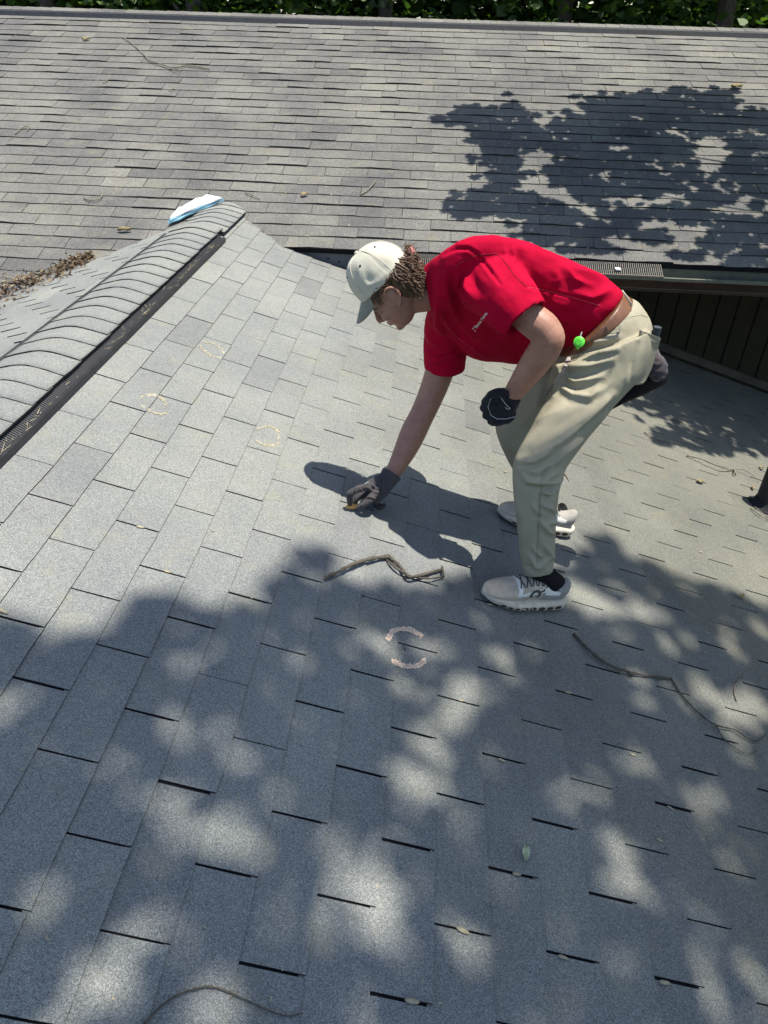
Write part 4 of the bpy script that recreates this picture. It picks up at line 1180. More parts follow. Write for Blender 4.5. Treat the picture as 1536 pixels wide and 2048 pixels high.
strokes(gm, [(((760, 1560), (745, 1660), (790, 1750), (880, 1790), (1000, 1760)), 1.6, -.002), (((880, 1560), (930, 1640), (960, 1700)), 2.5, .003), (((860, 1500), (960, 1580), (1060, 1610)), 2.0, -.003)], 820, 470, 4.8)
glove_l = put('glove', gm, M['glove'], person)
glove_l['label'] = 'black work glove on the fist resting against the thigh'
bvh_g = BVHTree.FromPolygons([v_.co.copy() for v_ in gm.vertices], [tuple(p_.vertices) for p_ in gm.polygons])
def cast(bv, x, y):
    d = V(ray(x, y)); h_ = bv.ray_cast(V(CAMP), d)
    return h_[0], h_[1]
def surf_tube(bv, pts, r_, off=.001):
    out = []
    for x, y in pts:
        p, n_ = cast(bv, x, y)
        if p is not None: out.append(np.array(p + n_ * off))
    return out
def fine(pts, k_=6):
    P = np.array(pts, float); t = np.linspace(0, len(P) - 1, (len(P) - 1) * k_ + 1)
    return list(zip(np.interp(t, range(len(P)), P[:, 0]), np.interp(t, range(len(P)), P[:, 1])))
greym = simple('grey_print', (.42, .42, .42), .5)
pts = surf_tube(bvh_g, fine([(820 + x / 4.8, 470 + y / 4.8) for x, y in ((770, 1570), (752, 1650), (775, 1730), (840, 1765), (920, 1765), (1000, 1745), (1040, 1730))]), .0009)
b = MB(); b.tube(pts, .0009, 5); put('glove_piping', b.mesh('p'), greym, glove_l)
pts = surf_tube(bvh_g, fine([(820 + x / 4.8, 470 + y / 4.8) for x, y in ((875, 1560), (900, 1600), (930, 1640), (962, 1665), (935, 1672), (915, 1650))]), .001)
b = MB(); b.tube(pts, [.0008] + [.0016] * (len(pts) - 2) + [.0008], 5, .6); put('glove_mark', b.mesh('p'), greym, glove_l)

# ---- shoes
def build_shoe(heel, toe, side, label, leg):
    root = person
    h0, t0 = np.array(heel), np.array(toe)
    fx = t0 - h0; L = np.linalg.norm(fx); fx /= L
    up = orth(nA, fx); sd = np.cross(up, fx)       # sd to the wearer's left when facing toe
    if side == 'near' and sd[1] > 0: pass
    def S(x, y, z): return h0 + fx * x * L + sd * y + up * (z + .004)
    def halfw(x): return .030 + .022 * math.sin(math.pi * min(1, x * 1.02)) ** .8 + .010 * math.exp(-((x - .68) / .18) ** 2) - (.012 if x > .97 else 0) - .012 * max(0, (x - .9) / .1)
    xs = np.linspace(0, 1, 22)
    def rock(x): return .016 * max(0, (x - .66) / .34) ** 1.8 + .010 * max(0, (.16 - x) / .16) ** 2
    # midsole
    rg_ = []
    for x0_ in xs:
        x = x0_
        w_ = max(.010, halfw(x)) * 1.10 * (0.55 if x in (0.0, 1.0) else 1)
        zt = .045 - .010 * x + .003 * math.sin(x * 9); zb = rock(x)
        c = S(x * 1.055 - .05, 0, (zt + zb) / 2); rg_.append((c, up * (zt - zb) / 2, sd * w_))
    som = fuse([loft(rg_, 24, 3.6)], .0032, 1, 'shoe')
    bvs = BVHTree.FromPolygons([v_.co.copy() for v_ in som.vertices], [tuple(p_.vertices) for p_ in som.polygons])
    shoe = put('shoe', som, M['sole'], root)
    shoe['label'] = label
    up_r = []
    prof = [(.02, .112, .024), (.06, .114, .030), (.14, .098, .034), (.24, .092, .036), (.33, .112, .036), (.42, .116, .038), (.52, .104, .041), (.62, .088, .045), (.72, .073, .048), (.82, .063, .046), (.90, .053, .040), (.96, .043, .028), (.985, .036, .015)]
    for (x, zt, w_) in prof:
        zb = .032 - .010 * x + rock(x) * .8
        zb -= .008
        up_r.append((S(x, 0, (zt + zb) / 2), up * (zt - zb) / 2, sd * w_ * 1.02))
    um = fuse([loft(densify(up_r), 28, 2.3)], .0032, 3, 'upper'); crumple(um, .001, 40, 3)
    upper = put('upper', um, M['shoe_mesh'], root); upper.parent = shoe; upper.matrix_parent_inverse = Matrix()
    def sub(name, me, mat):
        o = link(name, me, mat); o.parent = shoe; return o
    # white eyestay overlay, sock, laces, sole pods, toe guard, lettering
    bv = BVHTree.FromPolygons([v_.co.copy() for v_ in um.vertices], [tuple(p_.vertices) for p_ in um.polygons])
    near = -1.0 if S(0, 1, 0)[1] > S(0, -1, 0)[1] else 1.0
    def on_side(x, z):
        p0 = V(S(x, near * .2, z)); h_ = bv.ray_cast(p0, V(-sd * near))
        return None if h_[0] is None else np.array(h_[0]) + np.array(h_[1]) * .0012
    b = MB()
    b.tube([S(.20, 0, .075), S(.20, 0, .095), leg[-1][0] * .4 + S(.20, 0, .10) * .6, leg[-1][0], leg[-4][0]], [.030, .036, .036, .034, .032], 14)
    sub('sock', b.mesh('sock', True), M['sock'])
    # colour blocking of the upper: white eyestay, grey heel, dark toe guard, grey collar
    for mt in ('shoe_white', 'shoe_grey', 'lace'): um.materials.append(M[mt])
    for pl in um.polygons:
        rel = np.array(pl.center) - h0; x = rel @ fx / L; z = rel @ up; y_ = abs(rel @ sd)
        edge = .058 + .10 * max(0, .62 - x) - .02 * max(0, .34 - x)
        if .30 < x < .66 and edge - .004 < z < edge + .012: pl.material_index = 1
        elif .62 < x < .665 and z > edge: pl.material_index = 1
        elif .14 < x <= .33 and z > .070 and z < .084 + .1 * max(0, x - .2): pl.material_index = 1
        elif x < .36 and z > .034: pl.material_index = 2
        elif x > .982 and z > .035: pl.material_index = 3
    def ribbon(path, w_, name, mat, closed=False):
        """flat band of half width w_ laid on the side of the shoe"""
        b = MB(); P = [np.array(p, float) for p in path]; n = len(P)
        for i in range(n):
            t = P[min(i + 1, n - 1)] - P[max(i - 1, 0)]; t = t * np.array([L, 1]); t /= np.linalg.norm(t); nn = np.array([-t[1], t[0]])
            for sg in (-1, 1):
                q_ = on_side(P[i][0] + sg * w_ * nn[0] / L, P[i][1] + sg * w_ * nn[1])
                b.v.append(tuple(q_ if q_ is not None else S(P[i][0], near * .045, P[i][1])))
        for i in range(n - 1): b.f.append((2 * i, 2 * i + 1, 2 * i + 3, 2 * i + 2))
        return sub(name, b.mesh(name, True), mat)
    def on_top(x, y):
        p0 = V(S(x, y, .25)); h_ = bv.ray_cast(p0, V(-up)); 
        return None if h_[0] is None else np.array(h_[0]) + np.array(h_[1]) * .002
    for i in range(5):
        x0 = .62 - i * .062
        for sgn in (1, -1):
            pts = [on_top(x0 + sgn * .022 * t, y) for t, y in zip(np.linspace(-1, 1, 7), np.linspace(-.030, .030, 7))]
            pts = [p for p in pts if p is not None]
            if len(pts) > 2:
                b = MB(); b.tube(pts, .0022, 5); sub('lace', b.mesh('lace', True), M['lace'])
    for i, x in enumerate((.09, .20, .315, .43, .535, .63, .71, .79)):
        w_ = halfw(x) * 1.06 * near
        rr = .0118 if i < 5 else .0085
        b = MB()
        n = 14; zc = .0215 - .008 * x + rock(x) * .75
        a0 = []
        for j in range(n):
            xx_ = x + rr / L * 1.25 * math.cos(2 * math.pi * j / n); zz_ = zc + .0066 * math.sin(2 * math.pi * j / n) * (1.2 if i < 5 else .7)
            h_ = bvs.ray_cast(V(S(xx_, near * .2, zz_)), V(-sd * near))
            a0.append((np.array(h_[0]) if h_[0] is not None else S(xx_, w_, zz_)) + sd * near * .0007)
        a1 = [p - sd * near * .006 for p in a0]
        b.add(a0 + a1, [tuple(range(n))] + [(j, (j + 1) % n, n + (j + 1) % n, n + j) for j in range(n)])
        sub('sole_hole', b.mesh('sole_hole'), M['hole'])
    if side == 'near':
        c0 = (.455, .066)
        ribbon([(c0[0] + .0160 / L * math.cos(R(-55) + R(290) * k_ / 22), c0[1] + .0160 * math.sin(R(-55) + R(290) * k_ / 22)) for k_ in range(23)], .0052, 'logo', M['lace'])
        ribbon([(c0[0] - .018 / L * .75, c0[1] + .013), (c0[0] - .024 / L, c0[1] + .0185), (c0[0] - .029 / L, c0[1] + .0235)], .0042, 'logo', M['lace'])
        cu = bpy.data.curves.new('t', 'FONT'); cu.body = 'CLOUDMONSTER'; cu.size = .0165; cu.offset = .0003
        to = bpy.data.objects.new('t', cu); COL.objects.link(to)
        tm = bpy.data.meshes.new_from_object(to.evaluated_get(bpy.context.evaluated_depsgraph_get()))
        bpy.data.objects.remove(to, do_unlink=True)
        wtot = max(v_.co.x for v_ in tm.vertices)
        ok = True
        for v_ in tm.vertices:
            s_ = v_.co.x / wtot
            x = .66 - .60 * s_; z = .049 - .003 * math.sin(s_ * 3.14) + .020 * s_ ** 1.6 + v_.co.y * .8
            p = on_side(x, z)
            if p is None: p = S(x, near * .04, z)
            v_.co = V(p)
        sub('lettering', tm, simple('grey_letters', (.30, .29, .27), .7))
    return shoe
M['sole'] = simple('foam_sole', (0.52, 0.46, 0.36), 0.7, 0.2, 0.3, 40)
M['shoe_mesh'] = simple('beige_mesh_upper', (0.47, 0.40, 0.305), 0.9, 0.2, 0.0, col2=(0.33, 0.28, 0.215), vscale=30, bumpd=.0006, bscale=700)
M['shoe_white'] = simple('white_overlay', (0.62, 0.59, 0.53), 0.6, 0.3)
M['sock'] = simple('black_sock', (0.012, 0.012, 0.013), 0.95, 0.1, 0.3, 200)
M['shoe_grey'] = simple('grey_heel_knit', (0.27, 0.255, 0.225), 0.9, 0.2, 0.2, 60)
M['lace'] = simple('charcoal_lace', (0.06, 0.065, 0.065), 0.8, 0.2)
M['hole'] = simple('dark_sole_pocket', (0.05, 0.035, 0.025), 0.9, 0.1)
build_shoe(onA(1113, 1208), onA(958, 1194), 'near', 'beige running shoe with grey round mark, nearest the camera', rL)
build_shoe(onA(1131, 1068), onA(990, 1029), 'far', 'beige running shoe behind the front leg', rR)

# ---- shirt print, trouser details
bv_s = BVHTree.FromPolygons([v_.co.copy() for v_ in shm.vertices], [tuple(p_.vertices) for p_ in shm.polygons])
bv_t = BVHTree.FromPolygons([v_.co.copy() for v_ in tro.vertices], [tuple(p_.vertices) for p_ in tro.polygons])
M['print'] = simple('pale_embroidery', (.72, .62, .62), .8)
def text_on(bv, body_, size, base, ang, mat, name):
    """lay lettering on a cloth surface; base px, angle in the picture"""
    cu = bpy.data.curves.new('t', 'FONT'); cu.body = body_; cu.size = size; cu.offset = size * .012
    to = bpy.data.objects.new('t', cu); COL.objects.link(to)
    tm = bpy.data.meshes.new_from_object(to.evaluated_get(bpy.context.evaluated_depsgraph_get()))
    bpy.data.objects.remove(to, do_unlink=True)
    ca, sa = math.cos(ang), math.sin(ang)
    for v_ in tm.vertices:
        x, y = v_.co.x, v_.co.y
        p, n_ = cast(bv, base[0] + x * ca + y * sa, base[1] + x * sa - y * ca)
        if p is not None: v_.co = p + n_ * .0012
    put(name, tm, mat, shirt)
text_on(bv_s, 'State Farm', 8.6, (953.0, 656.5), R(-52), M['print'], 'shirt_lettering')
for (x, y) in ((946.0, 656.5), (950.2, 661.0), (949.6, 653.8)):
    p, n_ = cast(bv_s, x, y)
    if p is not None:
        n_ = np.array(n_); a = orth(np.array([0, 0, 1.0]), n_); c_ = np.cross(n_, a)
        vv, ff = ellipsoid(np.array(p) + n_ * .0008, [a * .0034, c_ * .0022, n_ * .0006], 10, 6); put('shirt_emblem', mesh_from(vv, ff, 'e'), M['print'], shirt)
# seams
def seam(bv, pts, r_, mat, name):
    P = surf_tube(bv, fine(pts, 8), r_, .0004)
    if len(P) > 2:
        b = MB(); b.tube(P, r_, 5); put(name, b.mesh(name), mat, trousers)
M['red_stitch'] = simple('dark_red_stitch', (.14, .001, .008), .9)
M['pink_stitch'] = simple('pink_stitch', (.50, .05, .07), .9)
z10 = lambda L_: [(820 + x / 4.8, 470 + y / 4.8) for x, y in L_]
def sseam(pts, r_, mat, name):
    P_ = surf_tube(bv_s, fine(z10(pts), 8), r_, .0003)
    if len(P_) > 2:
        b = MB(); b.tube(P_, r_, 5); put(name, b.mesh(name), mat, shirt)
sseam([(430, 320), (480, 270), (560, 225), (650, 195), (740, 184), (840, 184)], .0011, M['red_stitch'], 'shoulder_seam')
sseam([(840, 184), (920, 270), (1000, 390), (1120, 500)], .0010, M['red_stitch'], 'armhole_seam')
sseam([(925, 890), (1000, 830), (1080, 755), (1160, 680), (1225, 620)], .0008, M['red_stitch'], 'sleeve_hem')
sseam([(1130, 500), (1250, 520), (1400, 555), (1560, 600), (1700, 640), (1830, 680)], .0008, M['pink_stitch'], 'side_seam')
sseam([(300, 760), (350, 870), (450, 980), (580, 1080), (720, 1190)], .0008, M['pink_stitch'], 'placket_seam')
sseam([(135, 1240), (260, 1230), (400, 1180), (500, 1150)], .0008, M['red_stitch'], 'sleeve_hem')
M['stitch'] = simple('khaki_stitch', (.27, .25, .18), .9)
z7 = lambda L_: [(1000 + x / 4.267, 700 + y / 4.267) for x, y in L_]
z6 = lambda L_: [(1100 + x / 3.523, 480 + y / 3.523) for x, y in L_]
seam(bv_t, z6([(490, 480), (500, 560), (490, 660), (480, 740), (455, 840)]), .0011, M['stitch'], 'pocket_seam')
seam(bv_t, z6([(200, 690), (300, 670), (400, 655), (485, 650)]), .0013, M['stitch'], 'pocket_edge')
seam(bv_t, z6([(500, 568), (570, 540), (640, 528), (690, 545)]), .0011, M['stitch'], 'yoke_seam')
seam(bv_t, z6([(440, 905), (380, 1000), (320, 1115)]), .0010, M['stitch'], 'side_seam')
seam(bv_t, [(900 + x / 5.12, 900 + y / 5.12) for x, y in ((940, 330), (925, 500), (912, 760), (898, 1000), (890, 1190))], .0010, M['stitch'], 'leg_seam')
seam(bv_t, [(900 + x / 5.12, 900 + y / 5.12) for x, y in ((755, 1205), (840, 1235), (950, 1225), (1055, 1180))], .0009, M['stitch'], 'hem_seam')
p, n_ = cast(bv_t, 1236, 665)
if p is not None:
    vv, ff = ellipsoid(np.array(p), [np.array(n_) * .002, orth(np.array([0, 0, 1.0]), np.array(n_)) * .005, np.cross(np.array(n_), orth(np.array([0, 0, 1.0]), np.array(n_))) * .005], 10, 6)
    put('rivet', mesh_from(vv, ff, 'rivet', True), simple('dark_metal', (.08, .08, .085), .4, .5, metal=.8), trousers)
# belt loop
b = MB(); P = [U(1244, 581, 1.380), U(1252, 592, 1.375), U(1261, 606, 1.375), U(1262, 612, 1.380)]
v0 = ray(1250, 600)
b.tube([p_ - v0 * .03 for p_ in P], .0045, 6, .5); put('belt_loop', b.mesh('belt_loop', True), M['cream'], trousers)
# back pocket: bulging patch pocket with a stitched top band
def slab(pts, th, name, mat):
    P = [U(*p_) for p_ in pts]; n_ = np.cross(P[1] - P[0], P[-1] - P[0]); n_ /= np.linalg.norm(n_)
    if n_ @ (CAMP - P[0]) < 0: n_ = -n_
    b = MB(); k_ = len(P)
    c = sum(P) / k_
    rows_ = [P, [c + (p_ - c) * 1.0 + n_ * th * .7 for p_ in P], [c + (p_ - c) * .93 + n_ * th for p_ in P]]
    for r__ in rows_: b.v += [tuple(p_) for p_ in r__]
    for a_ in range(2):
        for j in range(k_): b.f.append((a_ * k_ + j, a_ * k_ + (j + 1) % k_, (a_ + 1) * k_ + (j + 1) % k_, (a_ + 1) * k_ + j))
    b.f.append(tuple(2 * k_ + j for j in range(k_))); b.f.append(tuple(range(k_ - 1, -1, -1)))
    return put(name, b.mesh(name), mat, trousers)
pk = slab([(1279, 661, 1.352), (1292, 666, 1.360), (1318, 676, 1.390), (1312, 700, 1.395), (1301, 735, 1.390), (1289, 760, 1.370), (1282, 767, 1.355), (1268, 769, 1.340), (1259, 758, 1.335), (1266, 730, 1.338), (1273, 695, 1.345)], .010, 'back_pocket', M['khaki'])
slab([(1279, 660, 1.345), (1318, 675, 1.382), (1314, 687, 1.384), (1278, 673, 1.343)], .008, 'pocket_band', M['khaki'])

# ---- things carried
reel = thing('badge_reel', 'bright green round badge reel clipped at the trouser pocket', 'badge reel', tuple(U(1158, 684, 1.30)))
bel = belt.data
bv_b = BVHTree.FromPolygons([v_.co.copy() for v_ in bel.vertices], [tuple(p_.vertices) for p_ in bel.polygons])
hits = [cast(bv_, 1158 + dx_, 684 + dy_)[0] for bv_ in (bv_t, bv_s, bv_b) for dx_, dy_ in ((0, 0), (8, 6), (-6, 8), (6, -8))]
p = min([np.array(h_) for h_ in hits if h_ is not None], key=lambda h_: np.linalg.norm(h_ - CAMP))
n_ = -ray(1158, 684) * .8 + np.array([-.2, -.2, .1]); n_ /= np.linalg.norm(n_)
c = U(1158, 684, float(p[1]) - .012)
a = orth(np.array([0, 0, 1.0]), n_); c2 = np.cross(n_, a)
M['green'] = simple('green_plastic', (0.11, 0.62, 0.05), 0.35, 0.5)
def disc(c, r_, h, mat, name, par, bev=.15):
    rg_ = [(c - n_ * h, a * r_, c2 * r_), (c + n_ * h * .6, a * r_, c2 * r_), (c + n_ * h, a * r_ * (1 - bev), c2 * r_ * (1 - bev))]
    vv, ff = loft(rg_, 24); o = link(name, mesh_from(vv, ff, name), mat); adopt(o, par); return o
disc(c, .0165, .006, M['green'], 'reel_body', reel)
disc(c + n_ * .006, .0105, .0025, simple('deep_green_plastic', (0.07, 0.48, 0.03), .4, .5), 'reel_face', reel, .1)
b = MB(); b.tube([c + a * .014, c + a * .026 - n_ * .004, c + a * .030 - n_ * .01], [.0022, .002, .0015], 6); b.build('clip', simple('clear_clip', (.25, .27, .25), .3, .5), reel)
b = MB(); b.tube([c - a * .013, c - a * .021 - n_ * .002], [.005, .004], 6); b.build('reel_neck', M['green'], reel)
strap = thing('lanyard_strap', 'pale flat strap hanging from the front trouser pocket', 'strap', tuple(U(1120, 760, 1.30)))
b = MB()
Z7 = lambda x, y, d: U(1000 + x / 4.267, 700 + y / 4.267, d)
sp_ = []
for x, y in ((600, 60), (570, 140), (530, 200), (480, 270), (430, 340), (405, 385)):
    q_, m__ = cast(bv_t, 1000 + x / 4.267, 700 + y / 4.267)
    sp_.append(np.array(q_) + np.array(m__) * .004 if q_ is not None else Z7(x, y, 1.30))
b.tube(sp_, [.006, .008, .009, .009, .009, .006], 6, .35)
b.build('strap', simple('pale_webbing', (.24, .21, .185), .8), strap)

bundle = thing('cloth_bundle', 'dark grey and black cloth and pouch hanging behind the back pocket', 'cloth', tuple(U(1300, 760, 1.5)))
M['pouch'] = simple('black_pouch', (.010, .010, .011), .75, .2, .3, 60, .002, 60)
M['rag'] = cloth('grey_mauve_rag', (.085, .068, .072), (.045, .037, .04))
vv, ff = loft(densify(rings_from([(1240, 790, 1222, 820, 1.52, .02), (1270, 758, 1252, 805, 1.52, .04), (1300, 735, 1290, 789, 1.52, .05), (1326, 735, 1316, 776, 1.52, .045), (1334, 748, 1330, 768, 1.52, .03)])), 20, 2.6)
o = link('pouch', fuse([(vv, ff)], .004, 2, 'pouch'), M['pouch']); adopt(o, bundle)
vv, ff = loft(densify(rings_from([(1305, 690, 1285, 735, 1.46, .03), (1322, 710, 1298, 752, 1.46, .035), (1333, 728, 1308, 762, 1.46, .035), (1337, 742, 1318, 760, 1.46, .028)])), 20, 2.3)
rm = fuse([(vv, ff)], .0035, 2, 'rag'); crumple(rm, .006, 40, 3, (1, 1, 2)); o = link('rag', rm, M['rag']); adopt(o, bundle)
b = MB(); pts = [U(x, y, 1.44) for x, y in ((1306, 690), (1309, 675), (1313, 664), (1315, 655))]
b.tube(pts, [.009, .010, .011, .010], 12)
for i in range(6):
    c_ = pts[1] + (pts[3] - pts[1]) * i / 5; d_ = (pts[3] - pts[1]) / np.linalg.norm(pts[3] - pts[1])
    b.tube([c_ - d_ * .0018, c_ + d_ * .0018], .0125, 12)
b.build('handle', simple('slate_rubber', (.035, .042, .05), .6, .3), bundle)

# ================================================================== THINGS LYING ABOUT
def surfA(x, y, h=0.0): return onA(x, y, h)
M['twig'] = simple('grey_brown_twig', (0.10, 0.088, 0.068), 0.9, 0.1, 0.5, 90, .002, 120)
M['twig_pale'] = simple('pale_dry_twig', (0.20, 0.18, 0.135), 0.9, 0.1, 0.4, 90)
def smooth_px(pts, k=5):
    P = np.array(pts, float); n = len(P); out = []
    for i in range(n - 1):
        p0, p1, p2, p3 = P[max(i - 1, 0)], P[i], P[i + 1], P[min(i + 2, n - 1)]
        for s_ in range(k):
            t = s_ / k
            out.append(.5 * ((2 * p1) + (p2 - p0) * t + (2 * p0 - 5 * p1 + 4 * p2 - p3) * t * t + (3 * p1 - p0 - 3 * p2 + p3) * t ** 3))
    out.append(P[-1]); return out
def twig(label, branches, plane, mat, name='twig', seed=0, hump=0.0):
    """branches: (pixel polyline, r0, r1); first is the stem"""
    q = np.random.RandomState(seed)
    c = plane(*branches[0][0][0], 0.004)
    t = thing(name, label, 'twig', tuple(c))
    for k, (pts, r0, r1) in enumerate(branches):
        P = smooth_px(pts)
        W = []
        for i, (x, y) in enumerate(P):
            rr = r0 + (r1 - r0) * i / (len(P) - 1)
            W.append(plane(x, y, rr * .9 + .003 + hump * math.sin(math.pi * i / (len(P) - 1)) + q.uniform(0, .0015)))
        b = MB(); b.tube(W, [(r0 + (r1 - r0) * i / (len(P) - 1)) * q.uniform(.72, 1.22) for i in range(len(P))], 7)
        b.build('stem' if k == 0 else 'side_shoot', mat, t, True)
    return t
twig('crooked grey stick lying on the shingles below the gloved hand', [([(650, 1156), (672, 1146), (700, 1131), (738, 1118), (778, 1113)], .0058, .0070), ([(778, 1113), (796, 1128), (812, 1148), (824, 1154), (850, 1148), (884, 1139)], .0064, .0050), ([(774, 1120), (798, 1140), (820, 1153)], .004, .004), ([(824, 1154), (860, 1157), (886, 1153)], .003, .003), ([(884, 1134), (888, 1156)], .0055, .003)], surfA, M['twig'], seed=1, hump=.012)
twig('long thin forked branch lying on the shaded shingles right of the near shoe', [([(1148, 1267), (1170, 1292), (1200, 1318), (1230, 1335), (1258, 1343), (1290, 1351), (1342, 1356)], .0055, .0040), ([(1342, 1356), (1366, 1392), (1400, 1428), (1432, 1450), (1470, 1460), (1508, 1482), (1532, 1468)], .0036, .0018), ([(1432, 1450), (1452, 1482), (1490, 1506), (1516, 1500)], .0022, .0010), ([(1256, 1343), (1266, 1350)], .006, .004)], surfA, M['twig'], seed=2, hump=.006)
twig('short upright sprig with a bud beyond the forked branch', [([(1474, 1402), (1468, 1378), (1480, 1356), (1492, 1346)], .0028, .0012)], surfA, M['twig_pale'], seed=3)
twig('thin curved twig at the bottom left edge of the picture', [([(288, 2048), (320, 2015), (352, 1992), (390, 1978), (425, 1974), (470, 1990), (530, 2018), (575, 2032), (604, 2026)], .0024, .0012)], surfA, M['twig'], seed=4)
surfC = lambda x, y, h=0.0: onC(x, y, h + .006)
twig('pale branching twig high on the main roof', [([(246, 74), (268, 90), (287, 107), (300, 120), (326, 129), (346, 135), (376, 131), (420, 138)], .0035, .006), ([(300, 120), (330, 131), (357, 143), (364, 130), (390, 133)], .003, .0025)], surfC, M['twig_pale'], seed=5, hump=.01)
for k, (lab, pts) in enumerate((('short bent twig at the left end of the main roof', [(30, 268), (42, 256), (58, 252), (54, 262)]), ('small twig below the branching twig on the main roof', [(206, 166), (214, 160), (212, 158)]),
                   ('small hooked twig low on the left of the main roof', [(168, 395), (180, 400), (200, 397), (206, 384)]), ('tiny twig under the long pale twig', [(338, 180), (348, 178), (354, 181)]), ('thin curved stem on the middle of the main roof', [(720, 390), (735, 380), (748, 366), (752, 360)]), ('dry stem by the ridge end on the main roof', [(490, 384), (505, 390), (520, 398)]))):
    twig(lab, [(pts, .0045, .003)], surfC, M['twig_pale'], seed=20 + k, hump=.006)
z9 = lambda L_: [(1150 + x / 3.98, 750 + y / 3.98) for x, y in L_]
twig('long pale twig lying toward the black pipe', [(z9([(890, 640), (1000, 665), (1080, 700), (1200, 745), (1270, 750)]), .005, .004), (z9([(1270, 750), (1345, 755), (1420, 800), (1462, 855)]), .003, .0018), (z9([(1270, 750), (1278, 795)]), .004, .003)], surfA, M['twig_pale'], seed=30, hump=.02)
twig('forked twig at the edge of the leaf shade by the wall', [(z9([(555, 455), (640, 500), (740, 525), (818, 548)]), .005, .003), (z9([(555, 450), (618, 500)]), .003, .002)], surfA, M['twig_pale'], seed=31, hump=.008)
twig('pale bent twig inside the leaf shade by the wall', [(z9([(780, 340), (850, 370), (885, 410), (960, 428)]), .004, .0025)], surfA, M['twig_pale'], seed=32, hump=.006)
twig('pair of dry stems at the foot of the black pipe', [(z9([(1400, 1060), (1470, 1110), (1545, 1160)]), .004, .003), (z9([(1430, 1050), (1480, 1090), (1545, 1140)]), .003, .002)], surfA, M['twig_pale'], seed=33, hump=.01)
twig('fine stem lying beside the trouser leg', [([(1128, 945), (1135, 955), (1138, 962)], .003, .002)], surfA, M['twig_pale'], seed=34)

# pale winged seeds caught in the slots
M['seed'] = simple('straw_seed', (0.33, 0.29, 0.19), 0.8, 0.2, 0.3, 150)
def seed_mesh():
    b = MB(); n = 8
    top = [(0.012 * math.cos(2 * math.pi * j / n) * (1.15 if math.cos(2 * math.pi * j / n) > 0 else 1), .0042 * math.sin(2 * math.pi * j / n), .0016) for j in range(n)]
    bot = [(x, y, 0) for x, y, z in top]
    b.add(top + bot + [(0.002, 0, .0032)], [(j, (j + 1) % n, 2 * n) for j in range(n)] + [(n + j, n + (j + 1) % n, (j + 1) % n, j) for j in range(n)])
    return b.mesh('seed', True)
sm_ = seed_mesh(); sm_.materials.append(M['seed'])
qq = random.Random(3)
SEEDS = ((925, 1861, 1.2, 'in a slot below and left of the pale green leaf'), (823, 2002, 1.2, 'in the slot closest to the bottom edge, below the leaf'), (1125, 1914, .9, 'in the slot below and right of the pale green leaf'), (1328, 1965, 1.1, 'in a slot at the lower right corner'), (1033, 1748, .9, 'in the slot just under the pale green leaf'), (1318, 1680, .8, 'lying loose on a tab right of the pale green leaf'), (1340, 1615, .7, 'in the slot below the forks of the long branch'), (1137, 1385, 1.0, 'in the slot under the thick end of the long branch'), (1265, 1509, .9, 'at the end of the slot below the middle of the long branch'), (1003, 1520, .8, 'in a slot halfway between the near shoe and the green leaf'), (923, 1401, .7, 'in the slot down and right of the peach chalk arcs'), (1413, 1265, .7, 'lying loose above the long branch'), (980, 1209, 1.0, 'in the slot under the toe of the near shoe'), (334, 1143, .8, 'in a sunlit slot far left of the crooked stick'), (280, 1054, .9, 'in a sunlit slot nearest the vent end of the row'), (5, 1222, 1.1, 'at the left edge of the picture'), (1402, 1104, .8, 'lying loose on sunlit shingles below the pipe'), (1010, 943, .8, 'on sunlit shingles between the glove and the knee'))
for i, (x, y, s_, where) in enumerate(SEEDS):
    o = bpy.data.objects.new('winged_seed', sm_); COL.objects.link(o)
    p = onA(x, y, .0035)
    o.matrix_world = frame(p, (math.cos(PITCH), 0, -math.sin(PITCH)), (0, 1, 0), nAv) @ Matrix.Rotation(qq.uniform(-.35, .35), 4, 'Z') @ Matrix.Scale(s_, 4)
    tag(o, 'pale winged seed ' + where, 'seed', 'winged seeds on the near roof')
# leaves
def curled_leaf(label, c, ln, wd, rot, plane_n, u, v, mat, seed):
    q = random.Random(seed); b = MB(); nu, nv = 7, 5
    for i in range(nu):
        t = i / (nu - 1); w_ = wd * math.sin(math.pi * (.06 + .90 * t)) ** .8
        for j in range(nv):
            s_ = (j / (nv - 1) - .5) * 2
            x, y = (t - .5) * ln, s_ * w_ * .5
            z = .002 + .010 * abs(s_) ** 1.5 * ln / .05 + .006 * math.sin(t * 5 + seed) ** 2 + q.uniform(0, .0012)
            xr, yr = x * math.cos(rot) - y * math.sin(rot), x * math.sin(rot) + y * math.cos(rot)
            b.v.append(tuple(np.array(c) + np.array(u) * xr + np.array(v) * yr + np.array(plane_n) * (z + .002)))
    for i in range(nu - 1):
        for j in range(nv - 1): b.f.append((i * nv + j, i * nv + j + 1, (i + 1) * nv + j + 1, (i + 1) * nv + j))
    o = link('fallen_leaf', b.mesh('fallen_leaf', True), mat)
    md = o.modifiers.new('s', 'SOLIDIFY'); md.thickness = .0007
    tag(o, label, 'leaf'); return o
M['leafgreen'] = simple('pale_green_leaf', (0.40, 0.46, 0.28), 0.7, 0.3, 0.4, 120)
M['leafdry'] = simple('dry_straw_leaf', (0.25, 0.20, 0.105), 0.8, 0.2, 0.5, 120)
uu, vv_ = (math.cos(PITCH), 0, -math.sin(PITCH)), (0, 1, 0)
curled_leaf('pale green curled leaf lying on the shaded foreground shingles', onA(1047, 1710), .040, .019, 1.4, nA, uu, vv_, M['leafgreen'], 1)
curled_leaf('crumpled straw leaf on the sunlit shingles left of the pipe', onA(1398, 966), .05, .028, .3, nA, uu, vv_, M['leafdry'], 2)
